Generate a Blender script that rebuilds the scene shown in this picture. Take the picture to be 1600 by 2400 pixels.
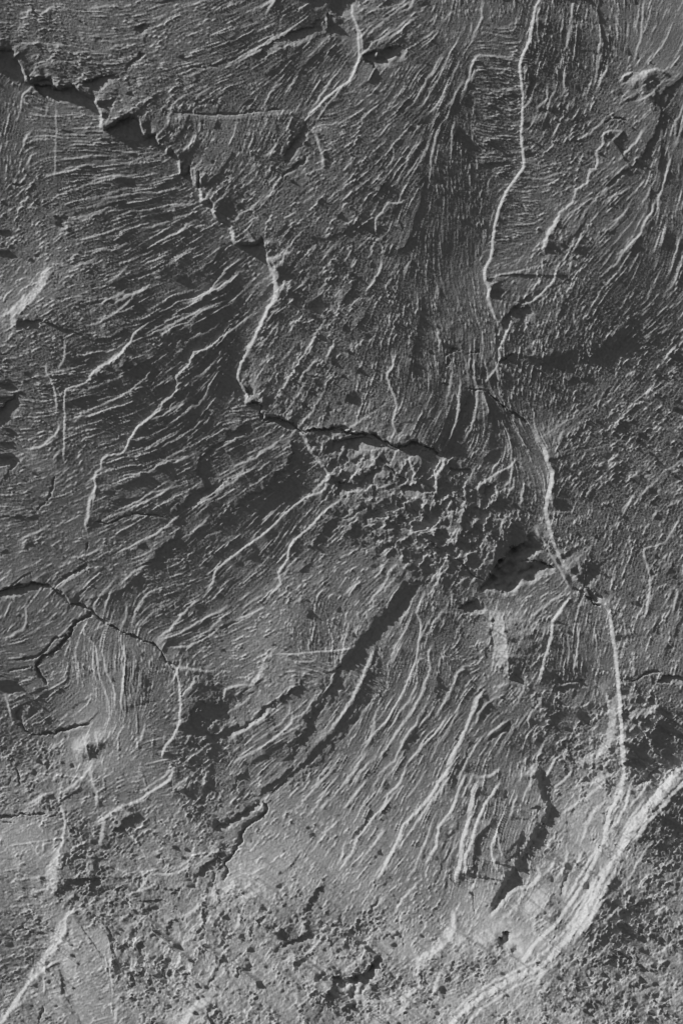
import bpy, math, time
import numpy as np

T_START = time.time()
for o in list(bpy.data.objects):
    bpy.data.objects.remove(o)
scene = bpy.context.scene

# ------------------------------------------------------------------ camera, sky, sun, exposure
PX = 0.001                      # one unit of the survey grid = 1 mm of rock
FW, FH = 1600.0, 2400.0         # the face in view is 1.6 m wide and 2.4 m high
CAM_D = 12.0
cam = bpy.data.cameras.new("camera")
cam.sensor_fit = 'HORIZONTAL'
cam.sensor_width = 36.0
cam.lens = 36.0 * CAM_D / (FW * PX)
cam.clip_end = 200.0
camo = bpy.data.objects.new("camera", cam)
scene.collection.objects.link(camo)
camo.location = (0.0, -CAM_D, 0.0)
camo.rotation_euler = (math.radians(90), 0, 0)
scene.camera = camo

SUN_RAKE = 12.7                 # degrees between the sun rays and the rock face
SUN_UP = 34.0                   # degrees above the horizontal, seen on the face (sun at the upper left)
LX, LZ = -math.cos(math.radians(SUN_UP)), math.sin(math.radians(SUN_UP))
ce, se = math.cos(math.radians(SUN_RAKE)), math.sin(math.radians(SUN_RAKE))
sx, sy, sz = LX * ce, -se, LZ * ce     # direction towards the sun
sun_elev = math.asin(sz)
sun_az = math.atan2(sx, sy)

world = bpy.data.worlds.new("World")
scene.world = world
world.use_nodes = True
wn = world.node_tree
wn.nodes.clear()
sky = wn.nodes.new('ShaderNodeTexSky')
sky.sky_type = 'NISHITA'
sky.sun_disc = False
sky.sun_elevation = sun_elev
sky.sun_rotation = sun_az
bw = wn.nodes.new('ShaderNodeRGBToBW')          # black and white photograph
bg = wn.nodes.new('ShaderNodeBackground')
bg.inputs['Strength'].default_value = 0.05
wo = wn.nodes.new('ShaderNodeOutputWorld')
wn.links.new(sky.outputs['Color'], bw.inputs['Color'])
wn.links.new(bw.outputs['Val'], bg.inputs['Color'])
wn.links.new(bg.outputs['Background'], wo.inputs['Surface'])

sl = bpy.data.lights.new("sun", 'SUN')
sl.energy = 5.0
sl.angle = math.radians(0.6)
sl.color = (1.0, 1.0, 1.0)
slo = bpy.data.objects.new("sun", sl)
scene.collection.objects.link(slo)
from mathutils import Vector
slo.rotation_euler = Vector((sx, sy, sz)).to_track_quat('Z', 'Y').to_euler()
slo.location = (-3, -3, 3)

scene.view_settings.view_transform = 'Standard'
scene.view_settings.look = 'None'
scene.view_settings.exposure = -0.25
scene.view_settings.gamma = 1.0
scene.view_settings.use_curve_mapping = False

# ------------------------------------------------------------------ grid and noise
S = 1.85                        # grid step in mm
M0 = 24.0
nx = int((FW + 2 * M0) / S) + 1
ny = int((FH + 2 * M0) / S) + 1
gx = (-M0 + np.arange(nx) * S).astype(np.float32)
gy = (-M0 + np.arange(ny) * S).astype(np.float32)   # y runs down the face
X, Y = np.meshgrid(gx, gy)
lx, ly = LX, -LZ                # towards the light, y down

fy = np.fft.fftfreq(ny, S).astype(np.float32)[:, None]
fx = np.fft.rfftfreq(nx, S).astype(np.float32)[None, :]
FK = np.sqrt(fx * fx + fy * fy)

def white(seed):
    return np.random.RandomState(seed).standard_normal((ny, nx)).astype(np.float32)

def unit(a):
    a = a - a.mean()
    return (a / a.std()).astype(np.float32)

def band(seed, lam, bw=0.5):
    F = np.fft.rfft2(white(seed))
    k0 = 1.0 / lam
    F *= np.exp(-((FK - k0) / (bw * k0)) ** 2)
    return unit(np.fft.irfft2(F, s=(ny, nx)))

def low(seed, lam):
    F = np.fft.rfft2(white(seed))
    F *= np.exp(-(FK * lam) ** 2)
    return unit(np.fft.irfft2(F, s=(ny, nx)))

def blur(a, sig):
    p = int(3 * sig / S) + 2
    b = np.pad(a, p, mode='reflect')
    f1 = np.fft.fftfreq(b.shape[0], S)[:, None]
    f2 = np.fft.rfftfreq(b.shape[1], S)[None, :]
    g = np.exp(-2 * (math.pi * sig) ** 2 * (f1 * f1 + f2 * f2))
    b = np.fft.irfft2(np.fft.rfft2(b) * g, s=b.shape)
    return b[p:-p, p:-p].astype(np.float32)

def gradL(h):
    a, b = np.gradient(h, S)
    return lx * b + ly * a      # rise towards the light

def unit_slope(h):
    return (h / gradL(h).std()).astype(np.float32)

def sstep(t):
    t = np.clip(t, 0, 1)
    return t * t * (3 - 2 * t)

W1X, W1Y = low(1, 22), low(2, 22)
W2X, W2Y = band(3, 11, .9), band(4, 11, .9)
WBX = np.round(low(5, 26) * 1.3) * 0.8 + 0.3 * W2X
WBY = np.round(low(6, 26) * 1.3) * 0.8 + 0.3 * W2Y
JX = 0.6 * W1X + 0.28 * W2X
JY = 0.6 * W1Y + 0.28 * W2Y

# ------------------------------------------------------------------ survey: tile frames
OFF = [(0, 0), (800, 0), (0, 600), (800, 600), (0, 1200), (800, 1200), (0, 1800), (800, 1800)]
def P(t, s):
    v = [float(q) for q in s.replace(',', ' ').split()]
    return np.array([(OFF[t][0] + v[i] / 1.96, OFF[t][1] + v[i + 1] / 1.96) for i in range(0, len(v), 2)])

def smooth_line(p, n=2):
    if len(p) < 3:
        return p
    q = np.vstack([2 * p[0] - p[1], p, 2 * p[-1] - p[-2]])
    out = []
    for i in range(1, len(q) - 2):
        a, b, c, d = q[i - 1], q[i], q[i + 1], q[i + 2]
        for k in range(n):
            t = k / n
            out.append(0.5 * (2 * b + (c - a) * t + (2 * a - 5 * b + 4 * c - d) * t * t + (3 * b - a - 3 * c + d) * t ** 3))
    out.append(p[-1])
    return np.array(out)

def line_dist(p, pad, jx, jy, jag, closed=False):
    """signed distance (positive on the right when walking) and arc length to a polyline"""
    if closed:
        p = np.vstack([p, p[:1]])
    pj = pad + abs(jag) * 3
    x0 = max(0, int((p[:, 0].min() - pj + M0) / S)); x1 = min(nx, int((p[:, 0].max() + pj + M0) / S) + 2)
    y0 = max(0, int((p[:, 1].min() - pj + M0) / S)); y1 = min(ny, int((p[:, 1].max() + pj + M0) / S) + 2)
    if x1 <= x0 or y1 <= y0:
        return None
    xs = X[y0:y1, x0:x1] + jag * jx[y0:y1, x0:x1]
    ys = Y[y0:y1, x0:x1] + jag * jy[y0:y1, x0:x1]
    D = np.full(xs.shape, 1e6, np.float32); SD = np.full(xs.shape, 1e6, np.float32); TT = np.zeros(xs.shape, np.float32)
    acc = 0.0
    for i in range(len(p) - 1):
        a, b = p[i], p[i + 1]
        d = b - a
        L = math.hypot(*d)
        if L < 1e-6:
            continue
        u0 = max(0, int((min(a[0], b[0]) - pj + M0) / S) - x0); u1 = int((max(a[0], b[0]) + pj + M0) / S) + 2 - x0
        v0 = max(0, int((min(a[1], b[1]) - pj + M0) / S) - y0); v1 = int((max(a[1], b[1]) + pj + M0) / S) + 2 - y0
        if u1 <= u0 or v1 <= v0:
            acc += L
            continue
        px = xs[v0:v1, u0:u1] - a[0]; py = ys[v0:v1, u0:u1] - a[1]
        t = np.clip((px * d[0] + py * d[1]) / (L * L), 0, 1)
        ex = px - t * d[0]; ey = py - t * d[1]
        dd = np.sqrt(ex * ex + ey * ey)
        sg = np.sign(d[0] * py - d[1] * px)
        for cond, o in ((t >= 1, i + 1), (t <= 0, i - 1)):      # at a corner the mean normal of both edges decides
            if closed or not (0 <= o < len(p) - 1):
                continue
            e = p[o + 1] - p[o]
            le = math.hypot(*e) + 1e-6
            qx, qy = (px, py) if o < i else (px - d[0], py - d[1])
            nxx, nyy = -d[1] / L - e[1] / le, d[0] / L + e[0] / le
            sg = np.where(cond, np.sign(qx * nxx + qy * nyy), sg)
        Ds = D[v0:v1, u0:u1]
        m = dd < Ds
        Ds[m] = dd[m]
        SD[v0:v1, u0:u1][m] = (dd * sg)[m]
        TT[v0:v1, u0:u1][m] = (acc + t * L)[m]
        acc += L
    return (slice(y0, y1), slice(x0, x1)), SD, TT, acc

def inside(p, jx=None, jy=None, jag=0.0, sl=None):
    sl = sl or (slice(0, ny), slice(0, nx))
    xs, ys = X[sl], Y[sl]
    if jag:
        xs = xs + jag * jx[sl]; ys = ys + jag * jy[sl]
    r = np.zeros(xs.shape, bool)
    n = len(p)
    for i in range(n):
        (ax, ay), (bx, by) = p[i], p[(i + 1) % n]
        if ay == by:
            continue
        c = (ay > ys) != (by > ys)
        r ^= c & (xs < (bx - ax) * (ys - ay) / (by - ay) + ax)
    return r

H = np.zeros((ny, nx), np.float32)          # cracks, hollows, scratches
HS = np.zeros((ny, nx), np.float32)         # risers
CALM = np.ones((ny, nx), np.float32)        # how much of the grain survives (smooth hollow floors)
SCR = np.zeros((ny, nx), np.float32)        # powdered scratch marks
STRIPS = []                                  # ridge and crack faces that become parts of their slab
HOLLOWS = []

def taper_of(TT, L, ta, tb, d=0.0):
    return sstep(TT / (ta + 0.7 * d + 1e-3)) * sstep((L - TT) / (tb + 0.7 * d + 1e-3))

def step(p, w, slope, L, jag, toward, ends, mod=0.3, side=None):
    """a riser; toward=+1 the steep face looks at the light, -1 away from it"""
    p = smooth_line(p)
    if toward > 0:
        slope = slope * 1.6
        w = w * 0.88
    if toward > 0 and p[:, 1].mean() > 1750:
        w, slope = w * 1.15, slope * 1.15
    if w > 12:
        mod = 0.06
    A = w * slope
    L = max(L, A / 0.05) if toward > 0 else L
    pad = min(L * 2.4, 110.0 if A < 5 else 400.0) + w
    r = line_dist(p, pad, JX, JY, jag)
    if r is None:
        return
    sl, SD, TT, LEN = r
    d = p[-1] - p[0]
    seg = np.diff(p, axis=0)
    # right hand normal in a y-down frame is (-dy, dx); the high side is away from the light for toward=+1
    tot = (seg / (np.hypot(seg[:, 0], seg[:, 1])[:, None] + 1e-6) * np.hypot(seg[:, 0], seg[:, 1])[:, None]).sum(0)
    rdot = (-tot[1]) * lx + tot[0] * ly
    hi = -1.0 if rdot > 0 else 1.0
    hi *= toward
    if side:
        hi = side
    sd = SD * hi
    kn = np.random.RandomState(int(abs(p[0][0] * 7 + p[0][1] * 13)) % 99991).rand(int(LEN / 14) + 4).astype(np.float32)
    kk_ = TT / 14.0
    k0 = kk_.astype(int)
    fk = sstep(kk_ - k0)
    m = 1.0 + 2.0 * mod * ((1 - fk) * kn[k0] + fk * kn[k0 + 1] - 0.5)
    wv = w * (0.5 + 0.5 * m)
    rise = np.clip(sd / wv + 0.5, 0, 1)
    back = np.maximum(sd - wv / 2, 0)
    prof = rise * (np.exp(-back / L) + (m - 1) * np.exp(-back / (4 * w)))
    prof = prof * (1 - sstep((np.abs(sd) / pad - 0.5) / 0.5))
    ta, tb = ends
    tgt = HS if toward > 0 else H
    tgt[sl] += (A * prof * taper_of(TT, LEN, ta, tb, np.abs(SD))).astype(np.float32)
    return sl, SD, TT, LEN

def B(t, s, w=4.0, slope=0.75, L=26.0, jag=2.2, ends=(30, 30), part=None):
    r = step(P(t, s), w, slope, L, jag * 0.5, +1, ends)
    if part and r is not None:
        sl, SD, TT, LEN = r
        m = np.zeros((ny, nx), bool)
        m[sl] = (np.abs(SD) < w * 0.5 + 1.5) & (TT > 2) & (TT < LEN - 2)
        STRIPS.append(('ridge', part, m))

def D(t, s, T=14.0, L=40.0, jag=3.0, ends=(25, 25), w=3.5):
    p = P(t, s)
    T = T * (1 + 0.9 * float(sstep(np.float32((p[:, 1].mean() - 1500) / 500.0))))
    step(p, w, 0.18 * T / w, L, jag, -1, ends)

def C(t, s, w=4.0, depth=None, jag=2.5, ends=(15, 15), part=None):
    p = smooth_line(P(t, s))
    depth = depth or w * 1.6
    r = line_dist(p, w * 4 + 4, JX, JY, jag)
    if r is None:
        return
    sl, SD, TT, LEN = r
    ww = w * (0.8 + 0.35 * np.clip(W1Y[sl], -1.5, 1.5))
    H[sl] -= (depth * np.exp(-(SD / (0.6 * np.maximum(ww, 0.8))) ** 4) * taper_of(TT, LEN, *ends)).astype(np.float32)
    if part:
        m = np.zeros((ny, nx), bool)
        m[sl] = (np.abs(SD) < w * 0.7 + 1.0) & (TT > 2) & (TT < LEN - 2)
        STRIPS.append(('crack', part, m))

def HOL(t, s, depth=8.0, jag=3.0, ramp=None, calm=0.3, part=None, edge=3.0, lump=0.0):
    """a recess: sheer under the lip on the light's side, its floor rising to the far side"""
    p = P(t, s)
    n = len(p)
    area2 = sum(p[i][0] * p[(i + 1) % n][1] - p[(i + 1) % n][0] * p[i][1] for i in range(n))
    if area2 < 0:
        p = p[::-1]
    ext = math.sqrt(abs(area2) / 2)
    ramp = ramp or ext * 0.6
    r = line_dist(p, 12, JX, JY, jag, closed=True)
    sl = r[0]
    ins = inside(p, JX, JY, jag, sl)
    xs = X[sl] + jag * JX[sl]; ys = Y[sl] + jag * JY[sl]
    dl = np.full(xs.shape, 1e6, np.float32); df = np.full(xs.shape, 1e6, np.float32)
    for i in range(n):
        a, b = p[i], p[(i + 1) % n]
        d = b - a
        L = math.hypot(*d)
        if L < 1e-6:
            continue
        # with positive area (y down) the inside is on the right hand; outward normal = (dy, -dx)
        out = (d[1] * lx - d[0] * ly) / L
        px = xs - a[0]; py = ys - a[1]
        tt = np.clip((px * d[0] + py * d[1]) / (L * L), 0, 1)
        dd = np.hypot(px - tt * d[0], py - tt * d[1])
        if out > -0.05:
            dl = np.minimum(dl, dd)
        else:
            df = np.minimum(df, dd)
    prof = sstep(dl / edge) * np.clip(df / ramp, 0, 1) * ins
    H[sl] -= (depth * prof * (1 + lump * W1X[sl])).astype(np.float32)
    k = sstep(np.minimum(dl, df) / 5.0) * ins
    CALM[sl] *= (1 - (1 - calm) * k).astype(np.float32)
    if part:
        m = np.zeros((ny, nx), bool)
        m[sl] = ins
        HOLLOWS.append((part, m))

def SCRATCH(t, s, w=1.9, h=1.1):
    p = P(t, s)
    r = line_dist(p, 8, JX, JY, 0.25)
    if r is None:
        return
    sl, SD, TT, LEN = r
    g = np.exp(-(SD / w) ** 2) * taper_of(TT, LEN, 40, 40) * np.clip(0.75 + 0.5 * W1X[sl], 0.1, 1.2)
    H[sl] += (h * g).astype(np.float32)
    SCR[sl] = np.maximum(SCR[sl], g.astype(np.float32))

# ------------------------------------------------------------------ recesses with smooth floors
# upper left break: the thick slab overhangs the thinner one below it
HOL(0, '0,250 65,252 78,290 110,330 125,372 85,365 40,340 0,325 -40,300 -40,250', 13, part='dark pocket under the lip at the left edge')
HOL(0, '145,375 250,375 256,404 175,408 150,408', 8)
HOL(0, '172,405 240,405 290,430 345,410 400,455 445,495 385,492 320,492 265,485 230,478 205,455 185,430', 15, part='smooth dark pocket under the jagged lip')
HOL(0, '355,410 420,385 500,370 570,370 560,385 480,440 440,462 410,447 385,432', 10, part='dark notch running up from the jagged lip')
HOL(0, '575,350 650,262 692,285 640,312 600,342', 8)
HOL(0, '608,170 640,150 690,133 707,152 690,172 655,187 630,172', 7)
HOL(0, '487,610 545,578 605,545 640,568 660,620 675,645 720,640 726,692 690,682 640,670 605,654 560,650 520,637', 16, part='deep dark pocket below the arched lip')
HOL(0, '833,812 850,748 876,790 877,832 860,838', 8)
HOL(0, '1072,1108 1090,1125 1150,1118 1200,1125 1212,1150 1180,1168 1110,1150', 9)
HOL(0, '1175,275 1240,230 1300,190 1345,170 1420,138 1480,118 1500,168 1420,207 1350,238 1290,242 1215,292', 9, part='smooth dark scar across the upper slab')
HOL(0, '870,342 960,325 1050,300 1150,258 1158,272 1080,302 1000,337 940,347', 6)
HOL(0, '1390,42 1450,15 1530,10 1640,20 1665,110 1600,130 1500,55 1450,75', 8, part='dark smooth floor beside the top ridge')
HOL(0, '1500,80 1560,110 1660,190 1690,300 1640,260 1530,200 1505,170', 7)
HOL(0, '1290,852 1310,800 1345,780 1410,722 1422,746 1370,792 1320,828', 8)
HOL(0, '1305,742 1340,680 1390,610 1410,565 1420,600 1402,682 1370,722 1320,772', 9, part='narrow dark gouge')
HOL(1, '95,278 180,240 270,230 302,245 292,290 240,322 180,347 150,337 100,302', 9, part='dark scoop beside the bright ridge', lump=0.5)
HOL(2, '1125,602 1150,593 1182,618 1208,640 1202,664 1150,658 1130,632', 12, part='small dark pit at the ridge foot')
HOL(2, '1208,757 1270,745 1320,755 1372,802 1330,798 1270,777', 12, part='dark slot under the broken lip')
HOL(2, '-30,720 60,640 112,622 92,702 60,762 -30,805', 9, part='dark hollow at the left edge')
HOL(3, '-40,850 0,838 60,830 120,830 210,875 290,890 310,895 350,880 442,920 380,918 310,903 240,900 160,890 120,895 80,925 40,935 -40,900', 12, part='long shaded recess under the arched lip')
HOL(3, '-20,1032 80,1045 110,1002 160,970 212,980 190,1002 110,1042 80,1092 -20,1102', 9)
HOL(3, '260,1075 310,1050 370,1045 395,1090 340,1120 280,1105', 7)
HOL(3, '660,1060 710,1040 720,1085 680,1120 650,1100', 7)
HOL(3, '790,235 835,225 890,255 870,310 830,300', 4)
HOL(3, '495,965 530,980 595,985 590,1002 520,1000', 9)
HOL(4, '-30,368 70,345 150,330 215,333 242,352 180,362 100,378 40,405 -30,418', 13, part='shadowed slot at the left edge')
HOL(4, '242,330 310,280 395,233 402,262 330,308 275,333 247,342', 10, part='dark wedge above the long crack')
HOL(4, '43,937 85,898 97,992 60,962', 8)
HOL(4, '100,1015 170,1027 240,1022 310,1003 360,986 412,990 360,1005 300,1022 235,1042 165,1040', 9)
HOL(5, '638,352 680,300 700,250 760,190 790,150 850,130 880,88 910,140 932,172 902,202 862,222 932,232 982,252 992,277 932,292 902,322 832,352 790,387 750,377 700,367 650,372', 22, part='large smooth dark hollow beside the ridge', lump=0.25, ramp=40)
HOL(5, '543,442 600,403 642,405 682,452 672,472 620,478 570,473', 13, part='round dark hollow')
HOL(5, '1130,350 1182,375 1225,405 1190,425 1150,395', 8)
HOL(5, '1440,787 1500,763 1600,758 1610,798 1480,800', 10, part='dark slot at the right edge')
HOL(5, '1000,772 1060,782 1125,772 1140,805 1115,812 1060,792 1010,800', 7)
HOL(5, '668,1062 740,1000 790,958 797,992 740,1034 690,1074', 8, part='dark groove beside the comb of ridges')
HOL(5, '985,820 1040,798 1100,800 1125,840 1120,890 1060,910 1000,890', 3, calm=0.6)
HOL(6, '1195,160 1202,192 1140,242 1080,272 1040,312 1000,322 988,280 1050,258 1130,198', 9, part='dark blot at the foot of the channel')
HOL(6, '1238,857 1320,800 1400,768 1462,770 1440,802 1380,818 1290,853', 9, part='dark shallow pit')
HOL(7, '1060,468 1042,530 1022,590 1003,602 1003,560 1033,510', 7, calm=.15)
HOL(7, '738,762 790,748 832,790 837,862 790,872 770,832 698,842 720,802', 12, part='dark hollow under the white ledge', lump=0.5)
HOL(7, '182,838 192,900 172,970 112,1012 102,1057 60,1072 20,1032 -50,1010 -40,955 60,958 120,930 150,890', 14, part='dark rough pit near the bottom', lump=0.4, calm=.6, ramp=30)
HOL(7, '1348,77 1400,60 1450,8 1490,-12 1475,32 1420,82 1380,97', 10, part='dark notch between the pale ridges')
HOL(7, '1138,346 1160,328 1185,324 1170,342', 6)

# ------------------------------------------------------------------ the overhanging lips: the upper slab is thicker
LIP = np.array([(-90, 126), (-30, 127), (33, 128), (40, 146), (57, 166), (66, 191), (75, 203), (128, 192), (131, 208), (153, 220), (176, 208), (191, 222), (224, 240), (236, 262), (241, 285), (246, 312), (278, 293), (309, 278), (327, 287), (334, 306), (343, 327), (368, 322), (372, 345), (390, 350), (394, 364), (410, 362), (420, 382), (426, 414), (440, 410), (445, 396), (450, 426), (464, 444), (468, 412), (474, 478), (495, 474), (500, 492), (510, 516), (536, 526), (544, 541), (549, 568), (558, 577), (600, 574), (612, 560), (618, 580), (626, 612), (638, 640), (646, 690), (626, 724), (592, 800), (560, 866)])
step(LIP, 6.0, 2.4, 300, 1.6, -1, (4, 260), mod=0.25, side=-1)
step(np.array([(577, 948), (605, 941), (612, 970), (634, 974), (663, 976), (689, 996), (710, 1009), (760, 1005), (800, 1008), (831, 1014), (856, 1016), (887, 1021), (912, 1037), (943, 1047), (968, 1037), (999, 1042), (1024, 1060), (1060, 1075)]), 4, 2.0, 260, 1.6, -1, (10, 30), mod=0.25, side=-1)

# ------------------------------------------------------------------ long bright ridges
B(5, '870,-396 900,-336 935,-286 945,-236 960,-196 965,-136 950,-76 940,0 955,64 975,130 1000,200 1040,262 1075,314 1120,352 1170,392 1215,430 1238,480 1250,560 1262,640 1270,720 1278,800 1285,880 1290,960 1295,1040 1300,1120 1300,1236 1280,1316 1240,1376 1220,1466 1210,1526 1160,1616 1120,1696 1080,1756 1040,1816 980,1896 900,1966 850,2026 805,2091', 8, .8, 60, 2, (40, 40), part='longest pale ridge, running from the narrow crack down the right side')
B(5, '1255,640 1275,760 1284,880 1290,960 1296,1040 1300,1130 1296,1230', 7, .6, 40, 2.5, (60, 60)); B(3, '935,890 948,940 962,980 967,1040 955,1100 950,1176', 7, .5, 40, 2.5, (50, 60))
B(1, '908,-40 905,0 880,60 865,140 850,210 825,270 810,320 815,380 822,440 822,520 818,600 820,680 828,740 830,770 800,820 750,890 720,960 700,1030 692,1100 680,1190 655,1240 655,1290 675,1330 670,1376', 5, .95, 70, 1.8, (1, 20), part='long pale ridge dropping from the top edge')
B(1, '880,60 865,140 850,210 825,270 810,320 815,380 822,440 822,520', 5, .5, 40, 2, (60, 80))
B(7, '1620,-40 1500,80 1420,170 1370,230 1320,310 1290,380 1230,460 1160,580 1100,690 1040,770 970,850 900,905 780,962 640,1042 560,1102 480,1186', 9, .7, 50, 5, (2, 2), part='broad white slope beside the rough slab')
B(7, '1270,420 1210,510 1165,590 1105,690 1045,770 990,840', 34, .3, 50, 4, (90, 90)); B(7, '1610,20 1500,110 1420,200 1340,300 1290,390', 12, .4, 40, 4, (2, 60))

B(1, '838,285 832,340 830,400', 3, .7, 14)

B(3, '655,70 655,110 675,150 670,200 690,260 715,310 745,330', 6, .8, 40, 2.5, (20, 10))
B(3, '780,270 765,330 740,390 722,430 720,490', 4.5, .85, 30, 2, (20, 4))
B(3, '722,490 690,540 655,585', 3, .8, 20, 1, (4, 10))
B(1, '45,40 50,100 70,150 75,200 80,280 60,340 35,390 0,412 -70,470 -118,515 -160,545', 4.2, .9, 60, 2, (10, 20), part='pale hooked ridge of the upper slab')
B(1, '60,110 72,150 88,190 95,275', 3.2, .8, 20, 2)
B(1, '40,48 80,30', 3, .7, 12); B(1, '105,32 190,16 240,-10', 3, .8, 16)
B(0, '1420,520 1460,480 1500,420 1540,355', 2.6, .7, 14)
B(2, '1250,-10 1255,50 1260,100 1275,150 1270,200 1230,240 1200,310 1160,390 1120,460 1095,520 1090,560 1110,600 1130,640 1125,690', 5, .8, 70, 2, (90, 10), part='pale ridge curving down to the pit')
B(2, '1312,95 1295,150 1275,195', 5, .8, 20, 3)
B(2, '1240,10 1262,60 1280,120', 8, .6, 20, 4)
B(2, '1380,800 1400,840 1420,890 1450,930 1480,960 1500,1000 1500,1045', 7, 1.1, 40, 3, (8, 10), part='pale crumbly ridge')
B(2, '1502,1040 1480,1080 1420,1100 1370,1130 1300,1190 1240,1250 1170,1305 1100,1355 1030,1405 980,1455 970,1505 930,1560', 4.2, .75, 36, 2, (6, 40), part='long thin pale ridge')
B(2, '1568,1110 1520,1150 1480,1182 1420,1248 1360,1296 1325,1340 1320,1395 1275,1455 1285,1505 1240,1555 1205,1610', 4.2, .8, 36, 2.2, (20, 40), part='long thin stepped pale ridge')
B(2, '1190,240 1130,290 1060,340 1000,385 950,425 890,440 870,490 830,530 808,560 815,600 790,640 745,670 735,700 690,740 640,775 605,820 570,890 540,910 490,915 460,940 460,975 435,995 430,1070 415,1190', 3.4, .75, 30, 2, (60, 60), part='long wavy pale ridge across the striped slab')
B(2, '745,660 690,742 640,778 605,822 570,892', 3.5, .6, 30, 2)
B(2, '432,990 428,1070 405,1130 395,1250', 6, .6, 40, 3.5)
B(2, '288,950 290,870 293,780 293,690 300,622 312,606 400,580 440,520 500,490 560,440 600,390 612,358 660,320 720,285', 3.6, .85, 32, 2, (30, 60), part='angled pale ridge with an upright foot')
B(2, '400,580 450,520 560,440 605,385', 9, .45, 30, 4)
B(2, '215,480 215,540 245,600 255,660 260,730', 4, .7, 24, 2.4)
B(2, '262,750 265,800 230,840 180,875 100,888', 3.6, .8, 24, 2)
B(2, '285,880 240,930 215,938', 3.4, .8, 20, 2); B(2, '115,915 60,970 20,1000', 4, .6, 24, 3)
B(2, '225,30 190,140 120,200 70,260 60,310 85,360', 16, .32, 40, 5); B(2, '240,60 200,150 110,240 75,300', 4, .5, 20, 3)
B(2, '-20,280 50,260 90,200', 5, .6, 24, 3)
B(2, '302,370 290,480 245,530', 3, .6, 22, 2)
B(2, '640,160 560,240 470,300 410,330', 3, .6, 20); B(2, '520,160 610,180 700,130', 2.6, .5, 18)
B(2, '1060,40 1000,110 960,160 900,210 860,220', 3, .6, 20); B(2, '850,370 815,400 800,440', 3, .6, 20)
B(2, '690,500 690,530 640,580 560,640 470,680 380,720 330,770', 3, .65, 24)
B(2, '1000,200 930,250 840,270 760,300', 2.6, .5, 20); B(2, '560,560 450,590 330,640', 2.6, .5, 20)
B(2, '880,600 830,680 760,720 700,760', 2.6, .5, 20); B(2, '1000,480 920,540 860,570', 2.6, .45, 16)
B(2, '700,900 800,840 900,780 960,720', 2.4, .45, 18); B(2, '900,900 800,950 730,930 640,970', 2.4, .45, 18)
B(2, '510,1176 600,1140 680,1090 720,1080 800,1060', 2.8, .65, 20)
B(2, '860,1172 940,1110 1010,1060 1050,1020 1110,990 1115,950', 3, .75, 22); B(2, '880,1176 960,1118 1030,1066', 2.4, .6, 14)
B(0, '300,690 420,660 560,665', 2.4, .5, 18); B(0, '280,900 400,860 520,845', 2.4, .5, 18); B(0, '330,1110 480,1080 600,1030', 2.4, .55, 18)
B(0, '620,1060 720,1040 830,1000 930,970', 2.4, .55, 18); B(0, '300,1020 420,990 520,950', 2.4, .5, 18)
B(2, '330,45 460,35', 2.4, .6, 18); B(2, '600,30 540,100 470,130', 3, .5, 18)
B(0, '1215,112 1235,70 1265,30 1290,0', 3.6, .7, 22); B(0, '130,62 165,62 185,102 215,90 250,60 285,45', 3.6, .6, 22, 3)
B(0, '120,712 122,670 135,635 172,598', 4, .7, 30); B(0, '122,790 150,742 160,700', 3, .6, 20)
B(0, '215,570 228,520 232,480', 3, .6, 20); B(0, '265,480 270,560 268,660 262,760 258,850', 3, .35, 18, 1.5)
B(0, '1430,580 1450,640 1470,700 1482,770 1470,800', 6, .6, 30, 4); B(0, '1590,380 1540,460 1500,500 1440,590', 3, .5, 22)
B(0, '1500,70 1496,120 1504,170', 3.6, .7, 16)
B(0, '400,210 430,195 470,190 480,215', 3, .5, 18)
C(0, '760,525 900,542 1050,546 1200,528 1300,518', 4, 2.2, 2)
B(0, '780,560 900,556 1050,556 1200,540 1400,525', 12, .12, 60, 2)
# right upper slab
B(1, '1290,622 1240,612 1195,622 1185,680 1165,700 1165,750 1155,790 1130,792 1115,850 1070,880 1050,940 1000,980 960,1050 930,1110 925,1176', 4, .75, 30, 3, (10, 30), part='stepped pale ridge on the right slab')
B(1, '1000,980 960,1050 930,1110 922,1180', 8, .4, 30, 4)
B(1, '1265,420 1275,380 1300,350 1370,352 1430,335 1510,365', 5, .6, 34, 3); B(1, '1275,410 1340,375 1400,355 1440,345', 18, .3, 30, 3)
B(1, '1240,470 1225,440 1265,415', 4, .5, 24, 3)
B(1, '1020,310 1010,380 1015,430 990,470', 3, .65, 20); B(1, '930,390 935,470 890,510 905,540', 3, .65, 20); B(1, '895,530 870,580 840,620', 3, .55, 20)
B(1, '1388,0 1365,60 1365,130 1355,210 1335,260 1330,325', 2.8, .65, 20); B(1, '900,240 880,330', 2.6, .5, 18)
B(1, '1330,860 1280,890 1230,915 1190,962', 3, .7, 22); B(1, '1045,1180 1080,1122 1090,1082 1122,1070', 3.4, .7, 22)
B(1, '300,915 270,940 215,940 190,980 157,1010 155,1110', 3.2, .8, 24, part='thin hooked pale ridge'); B(1, '155,1110 185,1140 190,1185', 3, .6, 20, 2, (4, 10))
B(1, '500,370 470,440 430,500 380,560 330,630', 2.8, .6, 20); B(1, '540,280 515,345 490,400', 2.6, .5, 18); B(1, '345,660 300,740 280,800 230,870', 2.8, .55, 20)
B(1, '440,150 400,185 350,205', 2.8, .6, 18); B(1, '115,215 125,180 200,110 260,70 330,20', 2.6, .5, 18); B(1, '520,60 440,150', 2.6, .45, 16)
B(1, '0,455 50,440 70,425', 3, .6, 18); B(1, '230,670 235,740 190,800', 2.6, .5, 18); B(1, '155,500 110,550 60,590', 2.6, .55, 18)
B(1, '1500,720 1530,660 1540,560', 2.2, .4, 16); B(1, '1568,560 1545,620', 2.2, .4, 14)
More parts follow.
